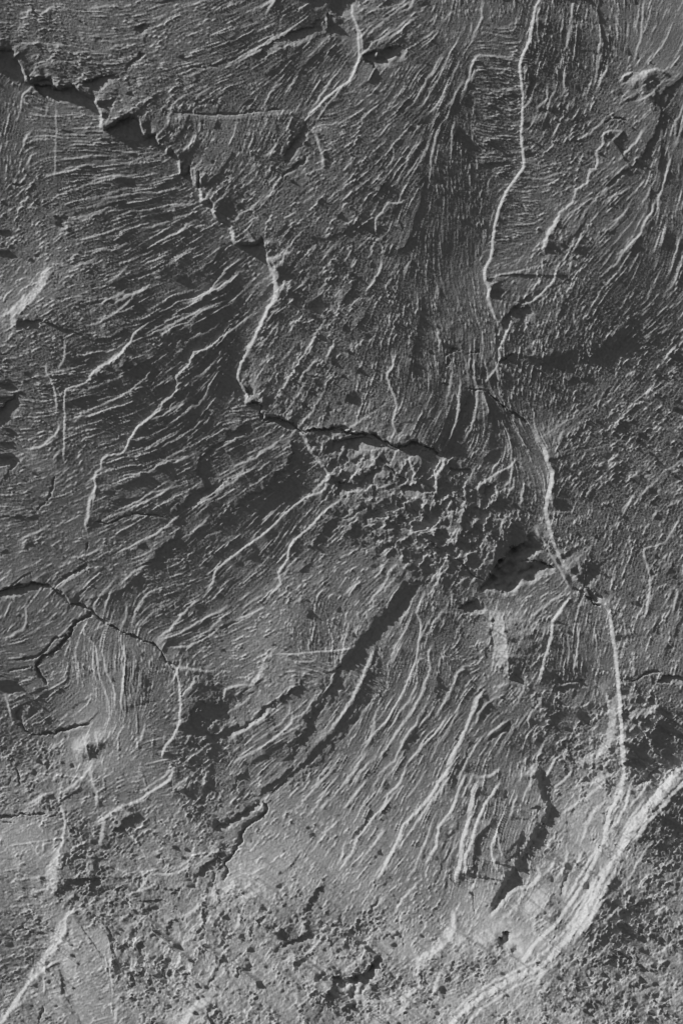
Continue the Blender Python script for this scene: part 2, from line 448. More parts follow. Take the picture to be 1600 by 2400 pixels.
D(1, '1160,30 1175,120 1187,200 1192,290 1160,390', 9, 20, 2); D(1, '1590,350 1510,400 1450,460 1455,540 1430,620 1400,680 1360,740 1300,790 1240,830 1210,880', 11, 40, 2.5)
D(1, '1500,420 1470,520 1465,640 1450,760 1415,860 1400,960 1385,1040 1340,1130 1320,1200', 6, 30, 2)
C(1, '1185,585 1230,556 1280,566 1312,572', 3.2, 5); D(1, '1270,1060 1200,1080 1150,1085', 6, 20)
D(1, '620,668 680,672 725,695', 9, 20, 2); D(1, '600,772 690,764 782,752', 9, 20, 2); D(1, '760,140 800,136 850,144', 6, 16, 2); D(1, '700,830 740,800 790,790', 8, 18)
D(1, '640,510 720,500', 7, 16, 2); D(1, '780,235 820,245', 6, 14, 2); D(1, '640,590 680,560', 6, 14)
D(1, '0,1092 30,1052 70,1032 110,1050 146,1043', 9, 24); D(1, '250,1180 310,1110 340,1095 372,1105', 9, 24); D(1, '70,912 110,880 160,890 212,912', 8, 20); D(1, '110,760 170,730 190,700', 7, 16)
C(1, '100,290 130,310 170,336', 3.5, 5)
# dark bands of the striped slab
D(0, '690,892 760,850 832,818', 8, 30); D(2, '430,384 520,372 612,332', 16, 30, 4); D(2, '330,225 430,215 525,200', 12, 30, 4); D(2, '530,512 600,482 655,490', 14, 30, 4)
D(2, '940,130 1000,60', 8, 20); D(2, '465,1084 560,1062 640,1012 668,994', 9, 24); D(2, '690,620 780,580 840,560', 9, 24); D(2, '800,480 880,400', 7, 20)
D(2, '1140,762 1060,812 1020,850 960,892 910,932 898,990 930,1030 942,1062 880,1084 850,1132 770,1190', 17, 40, 4, (20, 20)); D(2, '1060,805 1090,815 1130,775', 9, 20)
D(2, '1352,835 1330,930 1310,985 1260,1002 1220,1062 1130,1102 1070,1160 1040,1190', 20, 40, 5, (20, 30))
D(2, '-20,1062 30,1002 42,935', 9, 24); C(2, '245,1000 230,1090 190,1142 150,1180', 3.5, 3, 2)
C(0, '55,880 90,856 132,857', 4, 6); D(0, '130,795 210,790', 6, 20); D(0, '25,915 60,925', 8, 14)
D(0, '200,330 270,345 300,335', 8, 20); D(0, '480,230 500,205 540,180', 7, 20); D(0, '660,250 690,160 730,130', 5, 16); D(0, '1040,205 1090,190 1110,175', 8, 20); D(0, '840,300 900,270', 5, 16)
D(0, '1260,555 1275,600 1280,640', 7, 16); D(0, '1330,560 1335,640 1320,680', 7, 16)
# ------------------------------------------------------------------ central slab
C(2, '1128,682 1190,668 1202,742 1242,746 1300,742 1350,780 1392,805 1430,802 1580,794 1640,800', 5, 9, 3.5, part='jagged dark crack running right from the pit')
B(2, '1240,690 1285,705 1300,735', 5, .6, 14, 3)
C(3, '-10,806 60,815 110,818 170,830 220,860 280,880 330,860 390,870 440,905 456,922', 5, 10, 3.5, part='arched dark crack above the crumbled hollow')
D(3, '-10,806 60,815 110,818 170,830 220,860 280,880 330,860 390,870 440,905', 18, 30, 3)
B(3, '310,896 320,960 335,1010 318,1042', 5, .8, 24, 3); B(3, '450,920 470,950 450,990 430,1050 420,1130', 6, .8, 26, 4, part='crumbly pale ridge below the arched crack')
B(3, '450,925 490,955 490,980', 5, .6, 16, 3)
C(3, '178,928 220,970 270,1010 306,1026', 3.5, 6)
B(3, '155,885 140,950 105,1000', 5, .6, 24, 4); B(3, '290,990 335,1015 310,1050', 5, .5, 20, 4)
B(3, '220,430 235,500 210,540 215,590 240,640 250,690 235,750 240,790 265,830', 3.6, .7, 26, part='upright wavy pale ridge'); B(3, '130,640 130,700 120,740', 2.6, .5, 16); B(3, '160,700 165,770', 2.6, .5, 16); B(3, '40,700 45,760', 2.6, .5, 16)
C(3, '455,590 480,592 502,602', 3.2, 5); B(3, '502,602 530,640 540,680 530,740 510,800 480,870 455,912', 3, .8, 26, 1.4, part='thin curved pale ridge')
C(3, '470,470 490,450 530,430 562,436', 3, 4.5); C(3, '488,455 492,500 470,522', 3, 4); C(3, '568,450 610,440 642,450', 3, 4.5)
B(3, '642,452 660,500 670,560 682,612', 2.8, .65, 18, 1.6); B(3, '552,440 570,490 580,560 586,602', 2.6, .55, 16)
C(3, '575,600 620,620 640,610 672,622', 3, 4.5); C(3, '600,480 605,560', 2.5, 2)
C(3, '668,618 700,650 740,685 780,712 830,748 872,782', 4, 7, 1.6, part='narrow dark crack running down to the right')
B(3, '700,480 720,540 715,600 740,670', 2.4, .55, 16)

B(3, '925,870 940,930 965,980 972,1040', 5, .6, 20, 2.5); B(3, '880,720 890,790 920,850', 2.6, .5, 16); B(3, '965,1040 962,1110 980,1180', 6, .5, 18, 2.5)
B(3, '990,30 970,110 930,160 890,195 850,220 790,216 784,240', 3, .8, 20, 1.6, part='curved pale edge of a smooth flake'); C(3, '838,224 865,238 892,254', 3, 5); C(3, '724,490 770,462 800,440', 3, 5); D(3, '775,150 778,200', 6, 14)
B(3, '890,250 880,320', 3, .5, 16); B(3, '1060,0 1045,50 1030,100', 3.4, .6, 20); B(3, '1000,310 970,350', 3, .5, 16); B(3, '985,250 978,290', 3, .5, 16); B(3, '885,380 888,470', 3, .5, 16)
D(3, '640,955 680,905 735,885', 14, 24, 2); B(3, '745,912 710,960 690,996', 3, .7, 20); B(3, '815,920 780,960 740,985 690,1010 650,1040 630,1062 620,1130', 3.6, .7, 24)
D(3, '1418,465 1456,502', 8, 18); B(3, '1458,500 1456,530 1430,548', 3, .7, 18); D(3, '1075,290 1120,300 1165,300', 8, 20); D(3, '1040,592 1080,558 1155,562', 10, 24)
D(3, '800,492 900,488 1000,470 1100,455 1200,420 1300,362 1370,325', 22, 90, 6, (60, 60), w=26); D(3, '1360,410 1450,390', 9, 24)
D(3, '410,90 400,120', 8, 12); D(3, '375,150 368,180', 9, 12); B(3, '430,110 437,160 442,205', 2.6, .6, 14); D(3, '350,590 362,610', 8, 12); D(3, '300,545 330,540', 6, 12)
B(3, '187,0 170,80 120,150 110,190', 3, .75, 22); B(3, '330,10 290,60 290,110', 2.8, .6, 18); B(3, '260,250 270,320', 2.6, .4, 16)
B(3, '1460,1010 1400,1080 1350,1120', 4, .5, 22, 3.5); B(3, '1180,1030 1250,1000', 3, .4, 18)
D(3, '820,700 880,680', 7, 14); D(3, '510,985 560,990 600,985', 9, 20); D(3, '540,1110 600,1100', 9, 18, 4); D(3, '740,1080 790,1095', 8, 18, 4)
# ------------------------------------------------------------------ middle left
C(4, '-20,372 60,342 140,330 222,342', 4.5, 8, 2.5); D(4, '-20,365 60,340 140,326 225,340', 14, 30, 2.5)
C(4, '222,345 270,382 310,420 360,432 410,460 480,515 560,555 640,590 700,612 730,640 760,692 800,722', 5, 8, 2.2, part='long dark crack across the lower left')
B(4, '226,350 262,375 302,402 306,432', 4.5, .7, 16, 2.5); B(4, '418,470 460,495 480,520', 3.5, .6, 12); B(4, '690,590 725,630 755,690', 4, .6, 14)
C(4, '425,472 370,495 320,532 315,560 280,600 240,650 190,665 160,702 165,742 190,782 212,806', 6, 9, 2.5, part='branching dark crack with a hooked end'); C(4, '302,570 240,590 190,650 130,680 45,684', 3.6, 5, 2); C(4, '5,738 80,726 152,714', 2.8, 4, 1.6)
D(4, '315,535 290,590 235,645 165,690 155,740', 10, 24, 2.5)
D(4, '368,422 440,396 520,380 580,350 612,310 665,280', 9, 24); D(4, '635,258 690,230 712,200 740,160 790,130 835,108', 20, 34, 4); D(4, '830,110 900,80 1000,50 1070,5', 11, 30, 4)
D(4, '1560,30 1500,50 1470,110 1400,190', 12, 24, 3.5); D(4, '1420,210 1380,290', 10, 22, 3); D(4, '1380,300 1360,345', 7, 16)
C(4, '428,44 510,46 570,16 620,6 700,16 765,22', 4, 5.5, 2.2); D(4, '-20,20 80,22 150,24 172,8', 11, 26, 2); B(4, '390,0 385,60 402,102', 4, .7, 20); C(4, '398,135 394,160 389,185', 4, 5, 1); C(4, '792,420 794,460', 3, 4, 1)
D(4, '-10,210 20,170 30,150', 12, 20); D(4, '100,185 120,145 160,135', 8, 16); D(4, '35,290 55,250', 8, 16)
B(4, '930,390 870,430 810,500 750,560 700,592', 4, .6, 24); B(4, '700,592 800,570 900,510 1000,460 1060,420', 3.4, .65, 20); B(4, '740,626 850,622 950,580 1030,512', 3.4, .65, 20); B(4, '840,600 950,550 1060,440', 3, .5, 18)
B(4, '1205,430 1150,470 1060,505', 4, .6, 22); B(4, '835,0 740,80 650,130 590,160 515,197', 3.2, .75, 24, part='thin straight pale ridge'); B(4, '480,150 390,200 290,215', 3, .55, 20); B(4, '470,240 410,290', 3, .5, 18)
B(4, '798,722 860,725 940,737 1005,730', 5, .6, 26, 2.5); B(4, '800,715 810,760 820,840 820,920 815,980 790,1040 750,1090 735,1142', 4.8, .8, 36, 2, (8, 10), part='upright pale ridge ending the long crack'); B(4, '750,1015 745,1085', 4, .7, 16); D(4, '735,1142 752,1166', 8, 14)
B(4, '735,640 762,702 800,752', 4, .7, 16); C(4, '740,735 760,715', 3, 4)
B(4, '1262,656 1350,657 1450,648 1560,640 1620,632', 3, .85, 20, 1.2, (20, 10), part='thin level pale ledge'); B(4, '1312,682 1370,692 1442,690 1452,655', 2.6, .7, 14, 1)
B(4, '880,740 880,800 840,860', 4, .6, 20, 3); B(4, '985,882 1020,862 1035,820 1090,805 1155,800', 4, .8, 20, 3); B(4, '1130,830 1180,775 1225,690', 9, .5, 26, 5)
D(4, '840,1010 860,930 930,880 1000,890 1040,850', 18, 40, 6, (20, 20)); D(4, '1010,1005 1100,992 1170,962 1220,912 1290,862 1350,822 1392,764', 20, 30, 5); B(4, '1030,1062 1120,1002 1200,952 1255,900', 12, .5, 24, 5)
D(4, '830,1060 920,1080 1000,1000', 14, 30, 6)
B(4, '1385,775 1400,742 1442,740', 3.5, .7, 16); B(4, '1418,782 1470,822 1458,845', 3.5, .7, 14); B(4, '1345,920 1330,980 1280,1030 1200,1090 1100,1142 1050,1180', 5, .6, 24, 2); B(4, '1320,870 1330,930 1260,1000 1140,1080', 3, .5, 18)
B(4, '375,500 380,570 430,620 440,700 450,770 480,850 495,900 490,960 480,1012', 3.4, .7, 20, 2, part='curved upright pale ridge'); B(4, '460,640 480,740 510,800 520,870 515,935', 3.2, .7, 20); B(4, '545,610 570,680 560,760 550,840 552,910 570,950', 3.6, .75, 22, part='upright pale ridge beside the curved one'); B(4, '640,700 630,800 610,890', 3, .5, 18); B(4, '420,640 425,740 450,820', 3, .5, 18); B(4, '320,620 350,720 370,800', 2.6, .4, 16)
B(4, '105,420 112,480 100,530 60,562 -10,590', 3, .65, 20); B(4, '20,530 60,480', 2.6, .4, 16)
C(4, '48,985 90,1000 108,1018 170,1030 240,1026 310,1006 360,990 412,992', 4.5, 7, 2.2, part='curved dark crack in the lower left'); B(4, '420,995 435,1050 442,1115', 4.2, .75, 20); B(4, '-5,835 20,882 30,932 46,982', 3.2, .75, 20)
B(4, '330,1040 345,1090 380,1170', 26, .3, 24, 3); B(4, '368,1020 380,1080 402,1160', 4, .6, 20, 3); B(4, '240,1055 230,1125', 5, .5, 18, 3); B(4, '110,1055 116,1115', 4, .6, 16); B(4, '660,960 650,1020 620,1110', 6, .4, 26, 4)
D(4, '90,880 130,900 120,960', 10, 24, 4)
# ------------------------------------------------------------------ middle right
B(5, '880,60 920,120 960,190 1000,250 1040,330 1064,362', 5, .85, 22, 2.5); B(5, '1000,200 1030,260 1080,300 1120,350', 6, .6, 18, 3); B(5, '1085,200 1095,260 1110,310', 7, .5, 18, 4)
C(5, '815,232 880,222 940,240 992,267', 3.5, 6); C(5, '1066,350 1110,370 1150,402 1198,444', 5, 9, 2.5, part='dark crack between two pale ridges'); D(5, '1040,248 1090,235', 9, 14)
B(5, '1262,480 1275,520 1260,545', 4, .5, 14)
B(5, '1315,960 1305,1060 1318,1176', 5, .6, 16)
B(5, '1064,380 1020,440 980,500 970,570 945,660 930,720 908,805', 6, .85, 34, 2.2, part='pale ridge slanting down from the crack'); B(5, '1055,370 990,400 930,440 880,480 850,520', 4, .5, 22, 3)
B(5, '720,450 730,560 742,660 722,775', 26, .36, 40, 5, (40, 50)); B(5, '688,455 695,560 712,640 690,740', 4, .6, 30, 3, (5, 20)); B(5, '735,490 755,600 768,700 750,775', 5, .6, 30, 3); B(5, '720,700 780,770 800,790', 8, .5, 20, 4)
D(5, '690,468 692,580 672,640 640,690', 12, 26, 4); B(5, '700,450 690,420 640,330', 3, .4, 16)
B(5, '800,784 740,806 690,812', 6, .6, 20, 2); B(5, '668,812 640,850 620,900 590,960 560,1040 520,1110 480,1190', 6.5, .8, 30, 2.4, (20, 10), part='pale ridge beside the comb of ridges'); B(5, '640,840 600,920 650,890', 5, .5, 18, 3)
B(5, '655,1064 700,1012 760,972 788,948', 3.6, .8, 20, 1.6); B(5, '1232,840 1245,900 1252,960 1240,1040 1200,1110 1130,1150 1080,1180', 20, .4, 30, 4); B(5, '1310,970 1350,932 1420,918 1500,880', 18, .4, 26, 4); B(5, '1320,1020 1360,960', 6, .5, 20, 4)
C(5, '1335,788 1390,756 1440,740 1495,735', 4, 6); B(5, '1425,740 1430,790 1450,780', 4, .6, 14); B(5, '985,812 1030,795 1090,788 1122,812', 3, .6, 16); B(5, '990,818 984,862', 4.5, .7, 18); B(5, '940,830 920,880 880,930 860,962 872,1012', 5, .6, 22, 3.5)
B(5, '1165,800 1215,830 1232,870 1235,920', 5, .5, 18, 2)
B(5, '1510,140 1420,160 1392,185 1415,270 1425,350 1410,430 1400,472 1370,500', 3.4, .75, 24, part='wavy pale ridge near the right edge'); B(5, '1300,480 1310,560 1290,600', 3, .6, 18); B(5, '1340,660 1350,720 1340,780', 3.2, .6, 18); B(5, '1530,330 1500,410 1460,470', 3, .45, 18); B(5, '1090,500 1095,600 1080,680 1070,765', 3.4, .7, 20, part='upright thin pale ridge'); B(5, '1040,520 1050,640 1040,740', 2.6, .45, 16); B(5, '1540,180 1530,260', 3, .4, 18)
# channel
CHA = '385,345 300,328 230,420 150,508 100,575 40,655 -20,730 -75,850 -140,950 -210,1060 -235,1160 -190,1130 -120,1020 -60,930 0,850 40,770 100,690 150,640 190,640 230,570 290,500 340,440'
HOL(5, CHA, 2.5, 3, ramp=26, calm=.8, part='long dark channel slanting down to the left')
HOL(5, '160,640 195,640 180,720 135,805 80,925 0,1060 -60,1130 -130,1200 -200,1270 -330,1330 -380,1345 -330,1300 -250,1230 -130,1120 -30,1010 40,900 90,810 120,740', 2.5, 3, ramp=18, calm=.8, part='lower dark strip of the channel')
D(5, '370,290 310,350 250,425 180,500 110,590 50,670 0,735 -70,850 -140,960 -205,1070 -250,1170', 20, 40, 8, (60, 60), w=26)
D(5, '185,650 165,720 125,790 75,900 0,1020 -60,1100 -130,1180 -200,1250 -300,1310', 14, 26, 7, (40, 40), w=14)
B(5, '158,632 125,690 95,760 65,830 25,905 -40,1000 -110,1090', 7, .5, 14, 3); B(5, '100,575 80,560 95,545', 3, .5, 10); B(5, '-20,640 30,634 60,612', 3, .7, 14)
B(4, '1520,850 1470,935 1430,975', 3, .7, 14)
D(4, '1568,950 1500,1040 1440,1100 1380,1180', 10, 20, 2.5); 
B(5, '380,345 375,390 345,470 360,500 365,560 350,640 345,690 310,770 280,840 250,900 210,960 150,1030 85,1092', 4, .75, 26, 2.2, part='first thin pale ridge right of the channel'); B(5, '430,600 400,660 410,720 385,800 350,880 300,960 250,1030 210,1090 170,1160', 3.6, .7, 24, 2); B(5, '500,930 440,1020 400,1060 350,1110 290,1184', 3.4, .75, 24); B(5, '290,590 260,650 220,712', 3.2, .6, 18); B(5, '490,430 420,520 400,590', 3.6, .5, 20); B(5, '180,830 120,900 60,990 10,1060', 3, .5, 18); B(5, '560,880 500,1000 440,1090 400,1176', 2.8, .45, 18)
D(5, '440,700 450,820 420,900', 7, 20, 2); D(5, '360,990 290,1080 250,1150', 6, 16, 2)
B(5, '500,350 512,410 530,440', 4, .6, 16); B(5, '590,288 540,330 508,352', 3.8, .7, 16); C(5, '498,198 560,240 590,280 640,305 662,322', 3, 5); C(5, '605,292 660,318', 3, 5)
B(5, '445,0 430,55 300,110 240,150 150,205', 4, .6, 26, 3.5); B(5, '250,225 210,310 160,380 115,445', 4, .6, 24, 2.4); B(5, '100,300 40,360 0,400', 4, .5, 24, 3); B(5, '120,440 70,480 110,520', 4, .4, 18, 3)
B(5, '650,10 600,70 640,40', 5, .5, 20, 4); B(5, '560,150 540,210 600,250', 5, .5, 20, 4); B(5, '690,120 660,200', 5, .5, 20, 4); D(5, '0,60 40,100 70,20', 12, 20, 5); D(5, '410,260 440,250 480,210', 14, 20, 5); D(5, '560,120 620,60 700,60', 12, 22, 6); D(5, '380,170 430,190', 12, 20, 5); D(5, '300,310 360,320 420,300', 12, 18, 4)
# ------------------------------------------------------------------ lower left
B(6, '792,0 775,60 700,110 630,160 560,185 500,215 480,240 410,268', 4.6, .8, 34, 2, part='pale ridge slanting across the lower left'); B(6, '785,60 790,100 840,125 856,172', 3.6, .8, 20, 1.6); B(6, '838,182 845,230 866,276', 3.4, .75, 18, 1.6); B(6, '485,235 462,310 448,395', 7, .45, 30, 3)
C(6, '-10,238 70,226 120,222 205,223', 4, 6); C(6, '-10,266 70,250', 3.2, 5); C(6, '212,236 250,218 268,180', 3.2, 5); C(6, '58,5 76,50 82,95', 4, 6, 1.6)
B(6, '258,168 285,220 285,300 280,350 260,400 265,455', 4, .75, 22, 1.6); B(6, '275,360 255,430 230,520 260,610', 24, .28, 30, 4)
D(6, '440,400 425,470 422,530 412,590', 14, 24, 3); D(6, '300,560 350,600 340,640', 12, 20, 5); D(6, '500,330 560,250 640,220', 14, 30, 5); B(6, '388,-10 410,50 430,130 437,210', 7, .45, 18, 2); B(6, '632,0 640,70', 6, .4, 16, 2); B(6, '150,30 158,100', 5, .5, 18)
B(6, '882,430 850,470 790,495 700,500 660,530 630,570 590,600 600,650 640,670 656,702', 4, .8, 24, 2.4, part='thin looping pale ridge'); B(6, '890,330 880,400 885,440', 3.4, .6, 18); B(6, '898,644 850,680 800,695 745,717', 4, .8, 20, 2.4); B(6, '552,738 620,715 652,700', 4, .75, 18, 2.4); B(6, '928,648 940,722 970,690 1012,680', 3.4, .8, 16); B(6, '982,600 955,655', 4.4, .8, 18); C(6, '990,490 976,530 974,565', 3.4, 5)
D(6, '1350,-10 1280,60 1200,112 1188,150', 14, 18, 2.5)
C(6, '1200,168 1222,202 1180,250 1120,290 1100,350 1060,410 1030,450 1042,482 1020,535', 6.5, 9, 2.2, part='dark branching crack at the foot of the channel'); D(6, '1018,355 1000,422 940,455 880,525', 16, 26, 4); D(6, '1140,200 1060,240 1000,280', 10, 20, 4); D(6, '1140,0 1080,70 1050,130', 10, 22, 4)
C(6, '65,752 100,738 130,746 180,766 235,768', 3.6, 5); B(6, '450,655 390,660 345,655 297,688 295,740 270,800 225,875', 5, .7, 26, 3); B(6, '282,880 220,910 160,960 120,1000 60,1090 30,1140 -15,1190', 6, .8, 34, 2.4, (20, 2), part='bright pale ridge in the bottom left corner'); B(6, '120,1000 80,1080 40,1120 -10,1150', 5, .6, 18, 3); B(6, '290,700 250,800 190,900 120,990', 13, .36, 26, 6); B(6, '135,1000 120,1050 60,1110', 3, .5, 14)
D(6, '268,900 285,970 286,1055', 9, 20, 1.8); C(6, '210,1085 190,1140 182,1190', 3.6, 5, 1.6); D(6, '470,690 495,760 515,840 528,900 535,960', 16, 20, 3); B(6, '500,840 512,950 522,1060', 3.6, .7, 14, 1.4); B(6, '518,1084 545,1050 575,1005', 4.4, .7, 18, 2.2); B(6, '545,1060 530,1180', 7, .5, 20, 3)
D(6, '1505,535 1450,572 1420,632 1365,684', 14, 26, 3); B(6, '1015,1062 940,1060 890,1100 850,1150 790,1182', 16, .45, 28, 3); B(6, '1232,675 1215,722 1226,795', 4, .75, 18); B(6, '755,810 765,840 745,870', 4, .7, 16, 2.4); D(6, '700,980 730,920 790,860', 12, 24, 5); D(6, '880,770 895,810', 10, 18, 4); D(6, '750,760 800,700 860,690', 14, 24, 5); D(6, '800,620 830,560 760,600', 12, 24, 5); D(6, '1480,1080 1520,1010 1560,960', 18, 30, 5)
B(6, '1010,1070 1000,1100 930,1105', 5, .6, 16, 3); B(6, '600,660 560,700 530,740', 4, .5, 18, 3); B(6, '670,1060 620,1060', 5, .6, 14, 3); D(6, '730,1030 735,1090', 10, 16, 3); B(6, '1000,920 960,990 1060,900', 5, .5, 18, 4); B(6, '850,800 820,880 780,940', 6, .5, 22, 5); B(6, '1100,640 1090,720 1050,780', 5, .5, 20, 4); B(6, '1200,560 1130,600 1080,580', 7, .4, 24, 4)
B(6, '1505,150 1490,185 1450,200', 6, .6, 16, 2.4); B(6, '1568,240 1500,300 1450,380', 3, .7, 20); B(6, '1568,30 1500,110 1450,190 1390,250', 2.6, .5, 16)
# ------------------------------------------------------------------ comb of ridges, lower right
B(7, '305,-10 270,80 215,130 200,180 130,260 80,330 40,410 -20,490', 3.8, .75, 22, 2, part='thin pale ridge in the comb'); B(7, '130,50 50,150 -10,220', 3.2, .65, 20); B(7, '60,30 0,110', 2.6, .5, 16)
B(7, '515,-10 460,60 410,140 350,210 290,270 260,340 220,420 155,535', 5.5, .8, 24, 2.2, part='strong pale ridge in the comb'); B(7, '522,20 440,130 400,185 340,270 300,335', 4, .6, 14, 2.4)
B(7, '585,25 540,110 510,200 450,280 435,370 410,412 378,462', 4.4, .8, 22, 2, part='pale ridge on the right of the comb'); B(7, '356,518 330,560 280,610 235,685', 3.6, .7, 20); B(7, '400,0 350,90 280,170', 2.6, .45, 16); B(7, '200,20 130,120', 2.6, .45, 14); B(7, '280,350 200,440 130,540', 2.6, .45, 16); B(7, '210,290 120,400 60,480', 2.6, .45, 16)
D(7, '140,170 120,240 40,350', 7, 16, 2); D(7, '200,590 150,640 110,690', 8, 20, 3)
B(7, '645,55 610,120 595,200 575,290 555,350 550,430 532,490 530,560', 9, .55, 20, 3, part='broad pale ridge with a ribbed back'); B(7, '745,60 700,120 660,180 620,270 600,350 575,400 570,450 575,525', 4.6, .8, 18, 1.8, part='pale ridge dropping from the flake'); B(7, '590,28 640,50 700,42 745,-5', 5, .7, 16, 2)
D(7, '722,238 660,290 620,350 610,420 594,495', 13, 18, 2); B(7, '720,250 715,300 690,370 700,440 720,480 755,500 762,528', 3.6, .8, 18, 1.4, part='thin hooked pale ridge at the dark band'); B(7, '720,280 725,350 742,412 792,432', 2.8, .65, 14, 1.4); B(7, '632,410 648,460', 2.6, .5, 12); C(7, '605,560 610,640 608,700', 2.5, 2, 1)
D(7, '905,-20 920,60 930,130 960,190 930,262 885,330 850,400 790,470 740,560 690,650 670,690', 27, 60, 3, (20, 30), w=12)
B(7, '1338,75 1310,180 1270,260 1225,320', 4.6, .75, 16, 2.2); B(7, '1290,70 1255,170 1225,230', 4, .5, 14, 2.5)
B(7, '1585,-10 1485,85 1400,180 1345,240 1300,320 1270,390', 4, .7, 30, 2, (2, 20)); B(7, '1640,20 1540,110 1460,200 1400,260 1340,350', 7, .6, 30, 3, (2, 20)); B(7, '1570,20 1490,110 1400,220', 6, .4, 20, 4)

B(7, '900,445 910,500 870,550 800,560 760,600 720,650 675,702', 6.5, .8, 26, 2.4, part='bright curved ridge below the dark band'); B(7, '1042,360 1030,450 970,540', 5, .6, 22, 3); B(7, '1130,372 1080,450 1060,500', 4.4, .7, 18); B(7, '1040,520 1025,580 1022,622', 4, .7, 14); B(7, '1140,255 1100,370', 4.4, .5, 20, 3); B(7, '960,330 955,380 975,400', 4, .6, 18, 3); B(7, '1230,150 1150,230 1130,300', 6, .45, 22, 4); B(7, '830,620 760,680 720,720', 5, .5, 20, 3.5); B(7, '1000,620 930,690 860,730', 5, .4, 24, 4)
B(7, '512,640 516,750 480,800 430,842 340,872', 8, .55, 28, 4); B(7, '520,752 600,782 680,772 745,738', 26, .36, 24, 4); B(7, '960,540 900,630 830,690', 34, .26, 30, 4); B(7, '510,700 480,790 420,850 330,900', 22, .3, 30, 4); B(7, '700,730 740,715 800,740', 6, .5, 18, 3)
B(7, '335,845 350,920 350,1000 300,1042 240,1060 100,1072', 6, .65, 26, 3, part='pale hooked ridge near the bottom edge'); B(7, '457,905 430,1000 400,1062', 6, .65, 22, 2.6); B(7, '350,1010 366,1075', 5, .6, 16); B(7, '130,742 110,840 60,890 -10,945', 4, .7, 22, 3); D(7, '180,805 220,770 285,770', 9, 18); C(7, '285,780 292,835', 3, 5); B(7, '190,840 150,870', 3.6, .7, 14); B(7, '30,730 0,770', 4, .5, 16)
D(7, '1300,648 1390,612 1465,605', 11, 24, 3); C(7, '1080,848 1086,905', 4, 6, 1.4); B(7, '1355,912 1420,890 1505,870', 3.6, .75, 20, 2.2); D(7, '1340,905 1382,880', 10, 18); B(7, '1430,480 1400,500 1370,562', 4, .6, 20, 3); D(7, '1330,960 1350,1010', 10, 20, 4); D(7, '1240,540 1265,510', 9, 16); D(7, '1530,880 1568,900', 8, 16)
B(7, '1250,930 1180,960', 4, .5, 18, 3); B(7, '1200,1040 1040,1050', 4, .5, 18, 3); D(7, '1020,1120 1050,1060 1090,1030', 10, 20, 5); B(7, '220,1060 210,1176', 4, .4, 18, 3); B(7, '1568,1040 1480,1060', 4, .4, 18, 3)
B(7, '1235,430 1170,520 1120,600 1060,700 1000,770 930,830', 3.6, .7, 20, 2); B(7, '1290,400 1240,500 1180,600 1130,690 1060,780', 3.6, .6, 20, 2); B(7, '980,800 880,880 760,945 620,1020 540,1085 470,1160', 3.8, .7, 20, 2); B(7, '1010,860 920,930 800,990 690,1060 600,1130 560,1190', 3.8, .6, 20, 2.5); B(7, '900,790 860,850 820,900', 3.4, .6, 16); B(7, '1200,330 1150,420 1090,520 1010,640', 3.6, .6, 18, 2); B(7, '1420,120 1330,240 1280,330', 3.4, .6, 16, 2); B(7, '1240,40 1180,110 1080,180 1010,230', 5, .5, 24, 3); B(7, '1280,30 1180,70 1060,110', 5, .45, 24, 3); B(7, '700,640 740,600 760,650', 3, .5, 14); B(7, '930,880 900,960 860,1010', 6, .5, 20, 4)
# scratches
for s in ('185,180 195,430', '340,190 392,440', '640,20 692,182', '510,220 692,432', '590,300 670,420', '760,290 832,412', '480,340 720,255', '430,482 560,400', '540,500 830,462', '700,432 1160,380', '0,372 330,322', '520,480 640,560', '70,255 192,440', '480,820 532,1176', '210,850 205,1176', '30,870 62,935', '620,700 620,840', '760,520 812,580', '180,250 270,290', '440,440 600,500', '720,220 790,330', '0,650 160,630', '100,30 420,60', '460,20 480,140', '570,240 650,200', '330,400 480,380', '280,30 255,210', '360,860 340,1000', '10,940 110,900', '400,1090 540,1060'):
    SCRATCH(6, s)
for s in ('535,1010 537,1176', '620,900 628,1140', '520,1140 560,1050', '765,200 770,310', '745,210 770,270', '640,320 760,300', '700,1000 690,1170', '300,1090 420,1120'):
    SCRATCH(4, s)
for s in ('240,990 275,1050', '40,400 150,330'):
    SCRATCH(7, s)
